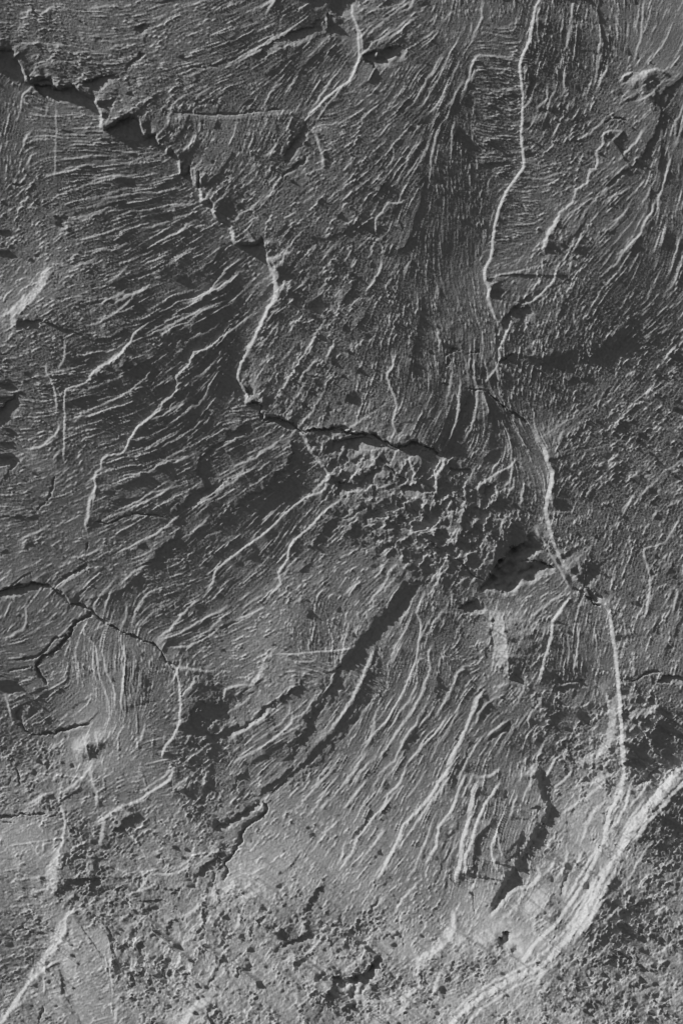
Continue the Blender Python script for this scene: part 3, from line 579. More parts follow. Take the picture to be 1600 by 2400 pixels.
# ------------------------------------------------------------------ grain survey: x, y, strike, tone, stria, rough
G = np.array([float(v) for v in '''
30 20 0 80 .7 .6|100 60 -5 95 .6 .8|200 40 0 92 .7 .6|250 90 -5 90 .6 .7|130 150 -5 92 .6 .9|330 50 15 88 .8 .5|450 50 20 85 .9 .5|560 40 25 80 .9 .4|650 40 30 72 .9 .4|740 60 30 60 .6 .4
350 150 20 90 .7 .8|480 130 20 82 .9 .5|600 150 25 72 1 .4|700 140 35 70 .9 .3|780 150 60 70 .8 .3|300 230 10 90 .5 1|420 220 20 85 .6 .9|560 220 25 75 .9 .5|660 220 50 72 1 .3|740 220 75 72 1 .3
350 300 70 88 .4 1|450 300 80 90 .5 .9|560 310 80 92 .6 .9|650 310 80 90 .6 .9|420 370 60 82 .4 1|520 390 55 82 .5 1|620 390 50 85 .5 1|700 330 60 75 .5 .7|690 390 45 75 .6 .6|760 320 -5 85 .6 .7
790 240 10 78 .6 .6|740 420 30 92 .6 .7|520 470 45 85 .5 1|620 500 40 88 .5 1|720 500 40 85 .7 .9|780 460 45 88 .7 .8|570 430 50 85 .5 1
30 230 85 72 .6 .2|20 320 80 72 .6 .2|50 180 45 75 .5 .4|90 250 -20 88 .6 .4|90 340 10 88 .5 .6|30 400 80 72 .6 .3|170 270 -3 85 .8 .4|240 330 3 80 .9 .3|180 390 3 74 1 .3|320 380 5 72 1 .3|390 380 -10 74 .8 .3
200 450 8 72 1 .4|300 450 12 68 1 .3|400 450 18 68 1 .3|470 500 25 68 1 .3|60 470 30 85 .4 1|60 550 40 92 .4 1|150 530 20 82 .8 .7|280 540 20 68 1 .4|400 540 25 66 1 .4|520 560 33 66 1 .3
100 640 40 118 .4 1|40 720 50 122 .5 .8|30 620 40 72 .4 .8|200 640 20 80 .8 .8|320 640 22 70 1 .5|430 640 28 66 1 .4|560 630 40 64 1 .3|60 800 20 95 .5 .8|130 750 30 88 .6 .8
230 740 15 75 .9 .7|350 730 25 68 1 .5|480 720 33 62 1 .4|580 700 45 62 1 .3|200 830 10 68 .8 .5|300 830 25 72 1 .5|420 830 35 64 1 .4|520 810 45 60 1 .3|40 900 0 80 .6 .7|30 990 0 60 .5 .6
100 950 5 85 .6 .6|100 860 10 80 .6 .8|200 930 15 75 1 .5|300 920 25 72 1 .4|400 910 35 64 1 .3|480 920 50 62 1 .3|540 900 70 64 .8 .3|570 970 -20 75 .5 .6|40 1070 20 85 .5 .7|100 1110 5 85 .3 .5|170 1060 30 80 .5 .6
260 1040 15 75 .9 .4|360 1020 25 68 1 .3|460 1000 40 64 1 .3|30 1170 10 75 .4 .5|130 1180 20 80 .4 .4|150 1090 80 78 .4 .4|280 1130 15 72 .9 .4|380 1110 22 70 .9 .3|440 1120 25 66 .9 .3
560 1050 30 75 .9 .4|620 1030 35 78 1 .3|520 1130 30 75 .9 .5|640 1100 35 58 .7 .6|700 1070 40 75 .6 .7
850 60 35 85 .9 .5|950 60 45 82 .9 .4|1050 60 75 80 .8 .3|1110 50 85 84 .4 .4|880 120 30 80 .9 .4|980 110 20 78 .8 .4|860 200 70 76 .2 .12|940 190 60 74 .3 .12|1010 170 60 72 .8 .2
1080 180 80 72 .8 .2|1140 100 -5 84 .4 .6|1150 200 -10 76 .5 .6|1170 280 -10 70 .6 .6|1160 350 -8 66 .7 .5|1190 400 20 70 .6 .5|850 260 30 80 .8 .5|930 260 40 75 .9 .3|1010 270 60 70 .9 .3|1070 300 85 60 .6 .2
830 340 45 85 .9 .8|900 330 45 80 1 .5|980 350 60 72 1 .3|1050 380 95 58 .4 .2|830 420 45 85 .8 .9|920 430 55 78 1 .5|1000 440 75 60 .6 .2|1070 440 110 56 .2 .2|1110 500 90 52 .05 .15
850 500 45 78 .8 .7|930 520 65 76 .9 .5|1000 540 90 58 .5 .2|1080 570 90 56 .05 .15|1140 470 70 66 .15 .2|650 600 45 90 .4 1|740 600 45 88 .5 1|830 600 50 82 .6 .9|920 610 65 76 .7 .6|1000 640 95 62 .4 .3|1080 680 100 66 .05 .2
680 700 50 92 .4 1.1|780 700 50 86 .4 1.1|870 700 60 80 .5 .9|950 720 80 74 .4 .5|1040 760 100 66 .1 .2|1120 740 100 78 .4 .3|640 780 50 90 .4 1.1|740 800 55 86 .4 1.1|840 800 60 80 .5 1|930 810 80 76 .5 .7|1000 830 100 75 .2 .3
640 880 50 88 .4 1.1|740 880 55 85 .4 1.1|850 890 70 80 .7 .9|950 880 85 75 .6 .5|680 950 55 88 .4 1|790 950 75 82 .6 .9|880 960 70 76 .8 .7|960 960 65 72 .9 .3|1040 950 60 70 1 .3|1110 960 110 72 .6 .2
960 1030 60 72 .9 .3|1060 1040 55 68 1 .3|1140 1020 60 70 .9 .3|1120 900 0 76 .15 .15|1060 870 95 76 .5 .4|1110 870 95 78 .6 .4
1270 50 75 78 .8 .5|1340 100 85 74 .8 .5|1380 180 85 70 .8 .5|1290 170 80 72 .8 .5|1270 260 75 78 .7 .6|1350 260 60 76 .6 .7|1250 330 60 78 .5 .8|1330 340 45 80 .4 .9|1250 410 -10 78 .4 .7|1340 420 40 82 .4 .9
1430 80 95 82 .7 .3|1500 100 75 87 .8 .2|1570 80 65 98 .8 .2|1440 200 55 88 .6 .5|1530 180 35 100 .5 .4|1590 230 60 80 .6 .3|1400 300 40 86 .4 .7|1470 230 20 98 .4 .6|1450 350 50 86 .4 .6|1500 320 70 75 .6 .3|1570 340 85 75 .8 .2|1530 420 75 74 .9 .2|1460 430 35 78 .7 .4|1590 480 88 78 .8 .2
1230 480 -20 72 .5 .5|1300 490 60 92 .5 .8|1380 480 40 82 .7 .5|1470 510 50 74 .9 .2|1550 550 80 72 .9 .2|1200 560 0 74 .5 .6|1270 580 60 92 .4 .8|1350 560 45 80 .7 .5|1430 590 50 70 .9 .2|1520 630 60 64 .9 .2|1590 620 75 68 .8 .2
1170 640 10 85 .6 .3|1230 660 60 87 .1 .15|1330 650 65 78 .5 .8|1420 670 50 64 .9 .3|1510 710 50 58 .9 .2|1590 720 55 70 .7 .3|1190 760 80 72 .3 .5|1260 740 70 74 .4 .8|1340 740 65 72 .4 .9|1420 760 55 58 .6 .5|1510 780 40 60 .6 .5|1590 800 45 70 .5 .8
1230 810 70 64 .4 .7|1330 810 70 54 .4 .7|1450 820 50 66 .5 .9|1540 860 45 78 .4 1|1190 880 85 76 .7 .6|1260 880 80 70 .7 .6|1340 880 70 70 .6 .7|1440 910 55 76 .5 .9|1550 940 45 80 .4 1
1240 950 85 70 .7 .6|1310 970 65 74 .5 .9|1400 1000 50 78 .5 1|1500 1020 45 80 .4 1|1590 1030 40 82 .4 1|1330 1080 60 80 .4 1|1430 1100 40 82 .4 1|1540 1120 35 86 .4 1
1200 980 -45 82 .7 .3|1235 1080 -70 100 .7 .3|1260 1050 -35 78 .6 .3|1180 1090 65 70 .8 .3|830 1080 60 110 .3 1.15|900 1060 60 120 .4 .8|960 1130 60 98 .3 1.1|870 1160 45 102 .3 1.2|1000 1180 70 94 .3 1.2|1080 1130 60 75 .3 1.1|1150 1170 60 72 .4 1
850 1230 35 86 .4 1|830 1310 40 102 .6 .6|930 1260 40 92 .4 1.15|1000 1230 50 98 .3 1.2|1100 1220 70 90 .3 1.2|1000 1310 50 86 .4 1|1180 1210 80 75 .3 1|820 1400 45 105 .6 .5|880 1420 50 85 .7 .4|830 1480 80 95 .6 .6|1190 1340 70 62 .1 .3
1350 1250 75 88 .4 1|1450 1230 65 86 .4 1|1550 1240 60 88 .4 1|1400 1350 75 92 .5 .9|1500 1350 65 92 .5 .9|1590 1350 60 95 .5 .9|1270 1400 30 95 .6 .6|1250 1480 60 95 .5 .8|1330 1500 85 86 1 .3|1390 1480 85 90 .9 .4|1480 1480 65 98 .5 .9|1570 1480 60 100 .5 .9
1350 1560 85 82 1 .3|1410 1560 80 95 .7 .4|1490 1570 70 98 .5 .8|1570 1590 80 90 .5 .7|1110 1480 60 90 .2 1.2|1120 1540 20 100 .3 1.2|1170 1500 90 150 .7 .8|1180 1570 80 140 .6 .9|1220 1520 60 86 .4 .9
1020 1430 70 95 .6 .7|980 1480 70 95 .9 .4|1000 1560 75 95 .8 .4|940 1560 65 95 1 .3|870 1580 -30 78 .4 .4|1050 1560 -30 95 .8 .3|1060 1620 70 88 .8 .3|1000 1650 65 97 1 .3|930 1680 60 100 1 .3|1100 1700 60 97 1 .3|1150 1640 30 97 .7 .4|1160 1720 50 86 .7 .4
1230 1640 60 112 .2 1.2|1330 1650 60 86 .2 1.1|1300 1720 45 105 .2 1.3|1390 1750 50 128 .3 1.2|1230 1770 70 90 .4 .8|1530 1680 50 92 .2 1.3|1560 1760 45 95 .2 1.3|1490 1690 50 98 .2 1.3
50 1250 20 80 .3 .4|150 1260 25 84 .3 .4|60 1300 20 80 .3 .4|260 1290 30 82 .5 .5|350 1240 30 70 .7 .5|250 1350 20 76 .5 .5|450 1270 40 66 .8 .4|400 1330 20 80 .4 .7|280 1410 80 66 .6 .3|400 1390 20 75 .5 .5|560 1300 45 72 1 .2|520 1360 45 78 .9 .3|450 1430 35 80 .8 .4|380 1460 20 75 .7 .3|640 1280 55 74 1 .2|600 1390 40 85 .8 .5|720 1270 45 75 .7 .6|720 1360 35 110 .4 .8|640 1450 35 132 .4 .8|560 1520 10 124 .4 .8|760 1440 80 74 .5 .6|700 1480 80 72 .5 .7|500 1480 20 88 .7 .5
30 1430 60 92 .7 .4|120 1420 50 86 .6 .4|100 1500 20 86 .6 .4|40 1540 10 86 .6 .4|50 1640 15 80 .5 .6|100 1680 40 62 .5 .6|200 1470 60 97 .7 .4|180 1560 100 104 .8 .4|230 1560 95 120 .9 .4|300 1540 90 97 .8 .4|370 1560 80 80 .7 .4|250 1650 90 124 .9 .4|320 1640 85 97 .6 .5|380 1640 30 92 .4 .4|140 1640 30 98 .6 .5|180 1690 20 124 .5 .6|380 1740 0 86 .5 .5|280 1760 60 114 .5 .6|200 1760 80 146 .5 .7|110 1770 50 114 .4 .8|30 1760 30 92 .4 .8
450 1600 60 78 .4 1|450 1700 45 54 .3 1.2|520 1660 40 52 .3 1.2|560 1600 10 90 .4 .8|630 1570 60 125 .4 .8|600 1700 35 112 .6 .4|700 1560 -20 85 .5 .4|680 1660 45 102 .8 .3|640 1740 45 86 .9 .3|560 1780 45 90 .7 .5|480 1780 45 68 .5 .8|780 1640 55 75 .5 .4|720 1720 50 85 .6 .4
60 1860 20 108 .4 .8|50 1980 30 140 .3 .8|120 1970 45 125 .4 .8|170 1900 30 95 .5 .7|190 2000 40 90 .4 .9|280 1860 15 118 .6 .5|350 1850 20 106 .6 .5|300 1930 50 90 .4 .8|380 1950 40 130 .4 .8|330 2010 30 124 .4 .8|440 1990 30 112 .4 .8|470 1860 60 86 .5 1|500 1960 45 98 .5 .7
560 1880 45 95 .6 .6|650 1930 40 124 .6 .6|720 1880 45 112 .9 .3|650 2020 40 128 .5 .6|760 1980 55 122 .8 .4|580 2080 20 155 .4 .8|700 2080 40 132 .4 .8|760 2080 60 110 .6 .5
60 2080 10 118 .3 .9|120 2120 30 136 .4 .9|180 2080 40 95 .4 1|40 2180 15 95 .3 .8|250 2120 15 118 .4 1|330 2080 30 112 .4 1|400 2130 30 118 .3 1.1|480 2140 60 134 .3 1.1|60 2260 30 84 .4 .7|170 2230 20 146 .4 .7|210 2300 20 128 .5 .5|100 2350 20 122 .4 .6|230 2360 20 122 .5 .5|300 2250 60 128 .3 1.2|400 2250 60 128 .3 1.2|350 2350 20 128 .3 1.1|500 2250 60 122 .3 1.2|450 2350 40 146 .3 1|600 2160 60 128 .4 1.1|600 2280 45 132 .3 1.2|700 2170 50 100 .3 1.1|700 2300 45 138 .3 1.2|620 2380 30 132 .3 1.2|780 2350 40 115 .3 1.2|780 2250 35 138 .3 1.1
850 1900 62 114 1 .3|950 1880 62 110 1 .3|1020 1950 60 107 1 .3|900 2000 58 117 .9 .4|840 2080 45 134 .6 .5|950 2080 60 114 .9 .4|1040 2060 80 107 .9 .3|1080 1850 70 107 .9 .3|1100 1950 70 102 .8 .3|830 1800 58 104 1 .3|930 1790 60 102 1 .3
1190 1850 85 102 1 .2|1240 1880 60 84 .9 .2|1180 1960 75 97 .9 .2|1210 2020 -50 97 .9 .2|1130 2050 80 107 1 .2|1150 2120 70 112 .9 .2|1090 2120 65 112 .8 .3|1320 1840 50 112 .2 1.2|1380 1880 60 150 .4 .9|1340 1980 60 134 .4 .9|1290 2020 45 122 .3 .9|1270 2120 50 155 .5 .6|1360 2050 55 125 .3 .4|1300 2180 45 132 .4 .7|1420 1960 65 145 .5 .6
1500 1950 55 140 1.2 .5|1390 2130 57 140 1.4 .4|1320 2200 55 140 1.3 .4|1180 2290 40 140 .5 .8|1060 2360 40 140 .5 .8|1560 1950 45 100 .2 1.3|1500 2080 45 105 .2 1.3|1570 2150 45 112 .2 1.3|1440 2180 45 105 .2 1.3|1380 2280 40 118 .2 1.3|1500 2280 35 122 .2 1.2|1580 2300 35 128 .2 1.2|1300 2330 40 132 .2 1.3|1450 2370 35 112 .2 1.2|1240 2380 45 146 .2 1.3|1230 2260 45 160 .5 .8
850 2170 50 100 .3 1|930 2220 45 138 .3 .6|1000 2170 45 124 .4 .9|1060 2250 40 105 .2 1.2|1120 2180 30 175 .4 .6|880 2300 40 75 .3 .9|860 2370 30 152 .3 1|1000 2330 45 128 .2 1.2|930 2380 30 158 .3 .9
'''.replace('|', ' ').split()]).reshape(-1, 6)

cxs = np.arange(-32, 1648, 16.0); cys = np.arange(-32, 2448, 16.0)
CX, CY = np.meshgrid(cxs, cys)
num = np.zeros((6,) + CX.shape); den = np.zeros(CX.shape)
for q in G:
    d2 = (CX - q[0]) ** 2 + (CY - q[1]) ** 2
    w = np.exp(-d2 / (2 * 42.0 ** 2)) + 2e-5 / (1 + d2 / 1e4) ** 2
    a = math.radians(q[2])
    for k, v in enumerate((math.cos(2 * a), math.sin(2 * a), (q[3] / 255.0) ** 2.2, q[4], q[5])):
        num[k] += w * v
    den += w
def up(c):
    u = (X - cxs[0]) / 16.0; v = (Y - cys[0]) / 16.0
    i = np.clip(u.astype(int), 0, len(cxs) - 2); j = np.clip(v.astype(int), 0, len(cys) - 2)
    fu = np.clip(u - i, 0, 1); fv = np.clip(v - j, 0, 1)
    return ((c[j, i] * (1 - fu) + c[j, i + 1] * fu) * (1 - fv) + (c[j + 1, i] * (1 - fu) + c[j + 1, i + 1] * fu) * fv).astype(np.float32)
C2, S2, TONE, STR, RGH = [up(num[k] / den) for k in range(5)]
UR = blur(inside(np.array([(1380, -60), (1660, -60), (1660, 760), (1480, 760), (1380, 700), (1440, 520), (1500, 380), (1420, 200)], float)).astype(np.float32), 30.0)
STR = STR * (1 - 0.4 * UR)
ANG = 0.5 * np.arctan2(S2, C2) + 0.08 * low(31, 60) + 0.05 * low(32, 22)
DX, DY = np.cos(ANG).astype(np.float32), (-np.sin(ANG)).astype(np.float32)

def lic(noise, half, stepc=1.0):
    """smear noise along the strike of the grain"""
    return lic_on(noise, DX, DY, half, stepc)

def lic2(noise, half, stepc=1.0):
    """the same for smooth fields, on every second grid point"""
    c = lic_on(np.ascontiguousarray(noise[::2, ::2]), np.ascontiguousarray(DX[::2, ::2]), np.ascontiguousarray(DY[::2, ::2]), half, stepc / 2)
    c = np.pad(c, ((0, 2), (0, 2)), mode='edge')
    o = np.empty((c.shape[0] * 2 - 2, c.shape[1] * 2 - 2), np.float32)
    o[::2, ::2] = c[:-1, :-1]
    o[1::2, ::2] = 0.5 * (c[:-1, :-1] + c[1:, :-1])
    o[::2, 1::2] = 0.5 * (c[:-1, :-1] + c[:-1, 1:])
    o[1::2, 1::2] = 0.25 * (c[:-1, :-1] + c[1:, :-1] + c[:-1, 1:] + c[1:, 1:])
    return o[:ny, :nx]

def lic_on(noise, DX, DY, half, stepc):
    ny, nx = noise.shape
    nf, dxf, dyf = noise.ravel(), DX.ravel(), DY.ravel()
    jj, ii = np.meshgrid(np.arange(ny, dtype=np.float32), np.arange(nx, dtype=np.float32), indexing='ij')
    acc = noise.copy(); wsum = 1.0
    for sgn in (1, -1):
        px, py = ii.copy(), jj.copy()
        ox, oy = DX * sgn, DY * sgn
        for k in range(1, half + 1):
            px += ox * stepc; py += oy * stepc
            np.clip(px, 0, nx - 2.01, out=px); np.clip(py, 0, ny - 2.01, out=py)
            i = px.astype(np.int32); j = py.astype(np.int32)
            fu = px - i; fv = py - j
            flat = j * nx + i
            val = (nf[flat] * (1 - fu) + nf[flat + 1] * fu) * (1 - fv) + (nf[flat + nx] * (1 - fu) + nf[flat + nx + 1] * fu) * fv
            w = 0.5 + 0.5 * math.cos(math.pi * k / (half + 1))
            acc += w * val; wsum += w
            nxd, nyd = dxf[flat], dyf[flat]
            s = np.where(nxd * ox + nyd * oy < 0, -1.0, 1.0).astype(np.float32)
            ox, oy = nxd * s, nyd * s
    return acc / wsum

def stairs(f, n, sharp, mix):
    """break a smooth field into treads and crisp risers"""
    f = unit(f)
    q = f * n
    k = np.floor(q)
    t = q - k
    st = k + sstep((t - 0.5) / sharp + 0.5)
    return (1 - mix) * q + mix * st

s_fine = unit_slope(lic(band(41, 5.9, .6), 16, 1.6))
s_xf = unit_slope(lic(band(40, 4.6, .35), 8, 1.4))
s_mid = unit_slope(stairs(lic2(band(42, 11.0, .9), 14, 3.0), 1.1, 0.4, 0.6))
s_big = unit_slope(stairs(lic2(band(43, 26.0, .9), 10, 4.0), 2.0, 0.25, 0.7))
r_fine = unit_slope(lic(band(44, 6.0, .7), 3, 1.1))
r_mid = unit_slope(stairs(lic(band(45, 11.0, .9), 4, 1.2), 1.1, 0.4, 0.6))
r_big = unit_slope(stairs(lic2(band(46, 28.0, .9), 5, 2.4), 2.0, 0.25, 0.7))
r_huge = unit_slope(stairs(low(52, 34), 1.6, .3, .7))
def lively(f, seed, lam, half, stepc, k):
    e = unit(lic2(low(seed, lam), half, stepc))
    return unit_slope(f * np.exp(k * np.clip(e, -1.8, 1.5)))
s_fine = lively(s_fine, 71, 9, 8, 2.0, .4)
s_mid = lively(s_mid, 72, 16, 8, 3.0, .4)
r_fine = lively(r_fine, 73, 12, 3, 1.5, .55)
r_mid = lively(r_mid, 74, 22, 3, 1.5, .5)
grit = unit_slope(band(47, 5.5, .9))
patch = np.clip(0.95 + 0.28 * lic2(low(48, 30), 8, 4.0) * 2.0 + 0.25 * low(49, 60), 0.35, 1.9)
patch2 = np.clip(1 + 0.4 * low(50, 40) + 0.25 * low(53, 110), 0.3, 2.1)

def chunks(seed, size, aspect):
    """broken facets: every cell of a jittered lattice gets its own tilt and height"""
    rng = np.random.RandomState(seed)
    n1, n2 = int(FW / size) + 12, int(FH / size) + 12
    jxx = rng.rand(n2, n1).astype(np.float32); jyy = rng.rand(n2, n1).astype(np.float32)
    ta = rng.standard_normal((n2, n1)).astype(np.float32); tb_ = rng.standard_normal((n2, n1)).astype(np.float32)
    hh = rng.standard_normal((n2, n1)).astype(np.float32)
    u = (X + 3.0 * W1X + 1.2 * W2X) / size + 4; v = (Y + 3.0 * W1Y + 1.2 * W2Y) / size + 4
    iu = np.floor(u).astype(int); iv = np.floor(v).astype(int)
    best = np.full(X.shape, 1e9, np.float32); out = np.zeros(X.shape, np.float32)
    for a in (-1, 0, 1):
        for b in (-1, 0, 1):
            ci = np.clip(iu + a, 0, n1 - 1); cj = np.clip(iv + b, 0, n2 - 1)
            ex = u - (iu + a + jxx[cj, ci]); ey = v - (iv + b + jyy[cj, ci])
            al = ex * DX + ey * DY; ac = -ex * DY + ey * DX
            d = (al / aspect) ** 2 + ac ** 2
            m = d < best
            best[m] = d[m]
            out[m] = ((ta[cj, ci] * ex + tb_[cj, ci] * ey) * 0.6 + hh[cj, ci] * 0.35)[m]
    return out * size

ck_big = unit_slope(blur(chunks(61, 34.0, 1.5), 0.7))
ck_mid = unit_slope(blur(chunks(62, 15.0, 1.7), 0.6))
CHK = np.clip((RGH - 0.95) / 0.2, 0, 1.3)
spk = np.maximum(band(51, 7.0, .7) - 2.5, 0) * 0.7

def shift(h, d):
    """h sampled d grid cells towards the light"""
    dx, dy = lx * d, ly * d
    i0, j0 = math.floor(dx), math.floor(dy)
    fu, fv = dx - i0, dy - j0
    n = int(abs(d)) + 3
    b = np.pad(h, n, mode='edge')
    def g(jj, ii):
        return b[n + jj:n + jj + ny, n + ii:n + ii + nx]
    return ((g(j0, i0) * (1 - fu) + g(j0, i0 + 1) * fu) * (1 - fv) + (g(j0 + 1, i0) * (1 - fu) + g(j0 + 1, i0 + 1) * fu) * fv)

def treads(h, k):
    """hackle form: steep risers on one side, gently falling treads behind them"""
    for d in (1, 2, 4, 8, 16):
        h = np.maximum(h, shift(h, d) - k * d * S)
    return h

RGHX = RGH + 0.5 * sstep((Y - 1700) / 350.0)
SLOPE_S, SLOPE_R = 0.7, 0.72
DET = ((0.02 + STR) * patch * SLOPE_S * (1.2 * s_fine + 0.5 * s_xf + 0.36 * s_mid + 0.13 * s_big)
       + RGHX * patch2 * SLOPE_R * (1.2 * r_fine + 0.5 * r_mid + 0.2 * r_big + 0.3 * np.maximum(RGH - 0.6, 0) * r_huge)
       + CHK * patch2 * (0.16 * ck_big + 0.28 * ck_mid))
CRUMB = blur(inside(np.array([(715, 1030), (800, 1025), (900, 1060), (1010, 1075), (1090, 1095), (1150, 1140), (1200, 1190), (1200, 1250), (1180, 1270), (1150, 1310), (1110, 1350), (1010, 1370), (960, 1320), (880, 1300), (800, 1240), (770, 1130)], float)).astype(np.float32), 14.0)
ck_fine = unit_slope(blur(chunks(64, 8.5, 1.6), 0.6))
BOT = np.clip((RGH - 0.5) / 0.45, 0, 1.15) * sstep((Y - 1500) / 450.0)
ck_huge = unit_slope(blur(chunks(63, 58.0, 1.4), 0.7))
TR = treads(DET, 0.045)
DET = 0.09 * DET + 0.95 * (TR - blur(TR, 30.0)) + CRUMB * (0.24 * ck_huge + 0.24 * ck_big + 0.16 * ck_mid) + BOT * patch2 * (0.05 * ck_big + 0.09 * ck_mid + 0.17 * ck_fine)
DET = ((DET + 0.09 * grit * (0.4 + RGH) + spk * (0.3 + 0.5 * RGH)) * CALM).astype(np.float32)
DET = blur(DET, 0.65)

# single hackle steps that run with the grain
rng = np.random.RandomState(7)
cnt = 0
while cnt < 420:
    x, y = rng.uniform(0, FW), rng.uniform(0, FH)
    i, j = int((x + M0) / S), int((y + M0) / S)
    st, rg = STR[j, i] * CALM[j, i], RGH[j, i] * CALM[j, i]
    if rng.rand() > max(st, 0.75 * rg):
        continue
    n = int(rng.uniform(6, 26) * (1.0 if st > rg else 0.4)) + 2
    pts = [(x, y)]
    sg = 1
    ang = ANG[j, i]
    for k in range(n):
        ang += rng.normal(0, 0.13)
        x += 9 * math.cos(ang); y -= 9 * math.sin(ang)
        i, j = int((x + M0) / S), int((y + M0) / S)
        if not (0 <= i < nx and 0 <= j < ny):
            break
        t = ANG[j, i]
        dlt = (t - ang + math.pi / 2) % math.pi - math.pi / 2
        ang += dlt * 0.7
        pts.append((x, y))
    if len(pts) < 3:
        continue
    up_ = 1 if rng.rand() < 0.72 else -1
    w = rng.uniform(2.4, 3.8)
    ln = 9.0 * len(pts)
    step(np.array(pts), w, rng.uniform(.35, .8) if up_ > 0 else rng.uniform(.3, .55), 18.0, 1.2, up_, (ln * .35, ln * .35), mod=0.4)
    cnt += 1

# broad form of the face: the tilt that the survey's light and dark ground implies
TREF = (76 / 255.0) ** 2.2
TONE = TONE * (1 + 0.36 * sstep((Y - 1600) / 600.0))
GAIN = 1.8
tilt = TONE - TREF
tilt = np.clip(tilt * np.where(tilt < 0, 2.6, GAIN), -0.1, 0.9).astype(np.float32)
tilt = tilt + 0.95 * blur(np.clip(gradL(HS), 0, 0.15), 7.0)     # the slabs between the risers lie level again
tilt_mean = float(tilt.mean())
tp = 500
tb = np.pad(tilt - tilt_mean, tp, mode='reflect')
k1 = np.fft.fftfreq(tb.shape[0], S)[:, None] * 2 * math.pi
k2 = np.fft.rfftfreq(tb.shape[1], S)[None, :] * 2 * math.pi
kl = lx * k2 + ly * k1
kk = k1 * k1 + k2 * k2
Fh = np.fft.rfft2(tb) * (-1j * kl) / (kl * kl + 0.06 * kk + (2 * math.pi / 30000.0) ** 2)
BASE = np.fft.irfft2(Fh, s=tb.shape)[tp:-tp, tp:-tp].astype(np.float32)
# sign: dh/d(light) must be negative where the ground faces the light
BASE = -BASE

BASE -= BASE.mean()
Hc = H + HS
HT = BASE + Hc + DET
print('fields %.1fs  base range %.1f..%.1f  H %.1f..%.1f  tiltmean %.3f' % (time.time() - T_START, BASE.min(), BASE.max(), Hc.min(), Hc.max(), tilt_mean))
# ------------------------------------------------------------------ slabs of the face
MC = [(-60, 127), (33, 128), (40, 146), (57, 166), (66, 191), (75, 205), (128, 192), (131, 208), (153, 220), (176, 208), (191, 222), (224, 240), (240, 265), (247, 310), (278, 293), (309, 278), (327, 287), (334, 306), (343, 327), (368, 322), (376, 345), (403, 357), (418, 380), (426, 413), (446, 400), (467, 440), (472, 480), (495, 475), (510, 516), (546, 541), (551, 577), (620, 582), (637, 600)]
R1 = [(640, 625), (642, 650), (648, 690), (628, 722), (592, 799), (559, 865), (556, 886), (567, 906), (577, 927)]
HOOK = [(825, -60), (823, 20), (826, 51), (836, 77), (838, 102), (841, 143), (831, 173), (818, 199), (800, 210), (764, 240), (740, 263), (720, 278)]
CR2 = [(577, 948), (607, 941), (613, 978), (634, 981), (663, 979), (689, 998), (710, 1011), (800, 1011), (831, 1016), (856, 1018), (887, 1023), (912, 1039), (943, 1049), (968, 1039), (999, 1044), (1024, 1062), (1032, 1070)]
LR = [(1263, -60), (1262, 0), (1249, 31), (1241, 71), (1234, 107), (1221, 138), (1213, 163), (1216, 194), (1219, 224), (1219, 265), (1217, 306), (1218, 347), (1222, 378), (1223, 393), (1208, 418), (1183, 454), (1167, 490), (1157, 526), (1153, 561), (1147, 600), (1134, 636), (1134, 656), (1144, 677), (1142, 702), (1152, 733), (1165, 758), (1180, 768), (1168, 819), (1167, 850)]
RR = [(1244, 998), (1259, 1029), (1277, 1054), (1282, 1080), (1290, 1100), (1292, 1131), (1285, 1161), (1280, 1200), (1287, 1233), (1298, 1267), (1310, 1302), (1331, 1333), (1348, 1360), (1366, 1379), (1387, 1405), (1411, 1426), (1433, 1446)]
SR = [(1438, 1486), (1444, 1527), (1448, 1567), (1452, 1608), (1456, 1649), (1458, 1690), (1461, 1731), (1463, 1771), (1463, 1830)]
LCK = [(-60, 1392), (31, 1375), (71, 1368), (113, 1376), (138, 1395), (158, 1414), (184, 1420), (209, 1435), (245, 1463), (286, 1483), (327, 1501), (357, 1512), (372, 1527), (388, 1553), (408, 1568)]
UPR = [(413, 1588), (418, 1629), (418, 1669), (416, 1700), (403, 1731), (383, 1756), (375, 1783), (392, 1810), (400, 1838), (428, 1863), (437, 1888), (441, 1940)]
CHN = [(980, 1375), (953, 1367), (917, 1414), (876, 1459), (851, 1493), (820, 1534), (790, 1572), (762, 1634), (729, 1685), (693, 1741), (680, 1792), (640, 1850), (600, 1890), (560, 1950), (525, 2010), (500, 2080)]
DRK = [(1262, 1790), (1270, 1830), (1274, 1866), (1290, 1897), (1274, 1934), (1252, 1968), (1234, 2004), (1203, 2040), (1178, 2086), (1152, 2132), (1130, 2165)]
WHT = [(1640, 1770), (1616, 1795), (1565, 1840), (1524, 1887), (1499, 1917), (1473, 1958), (1458, 1994), (1443, 2030), (1417, 2070), (1400, 2110), (1375, 2160), (1345, 2200), (1310, 2240), (1275, 2270), (1210, 2298), (1140, 2338), (1098, 2368), (1045, 2410), (1020, 2480)]
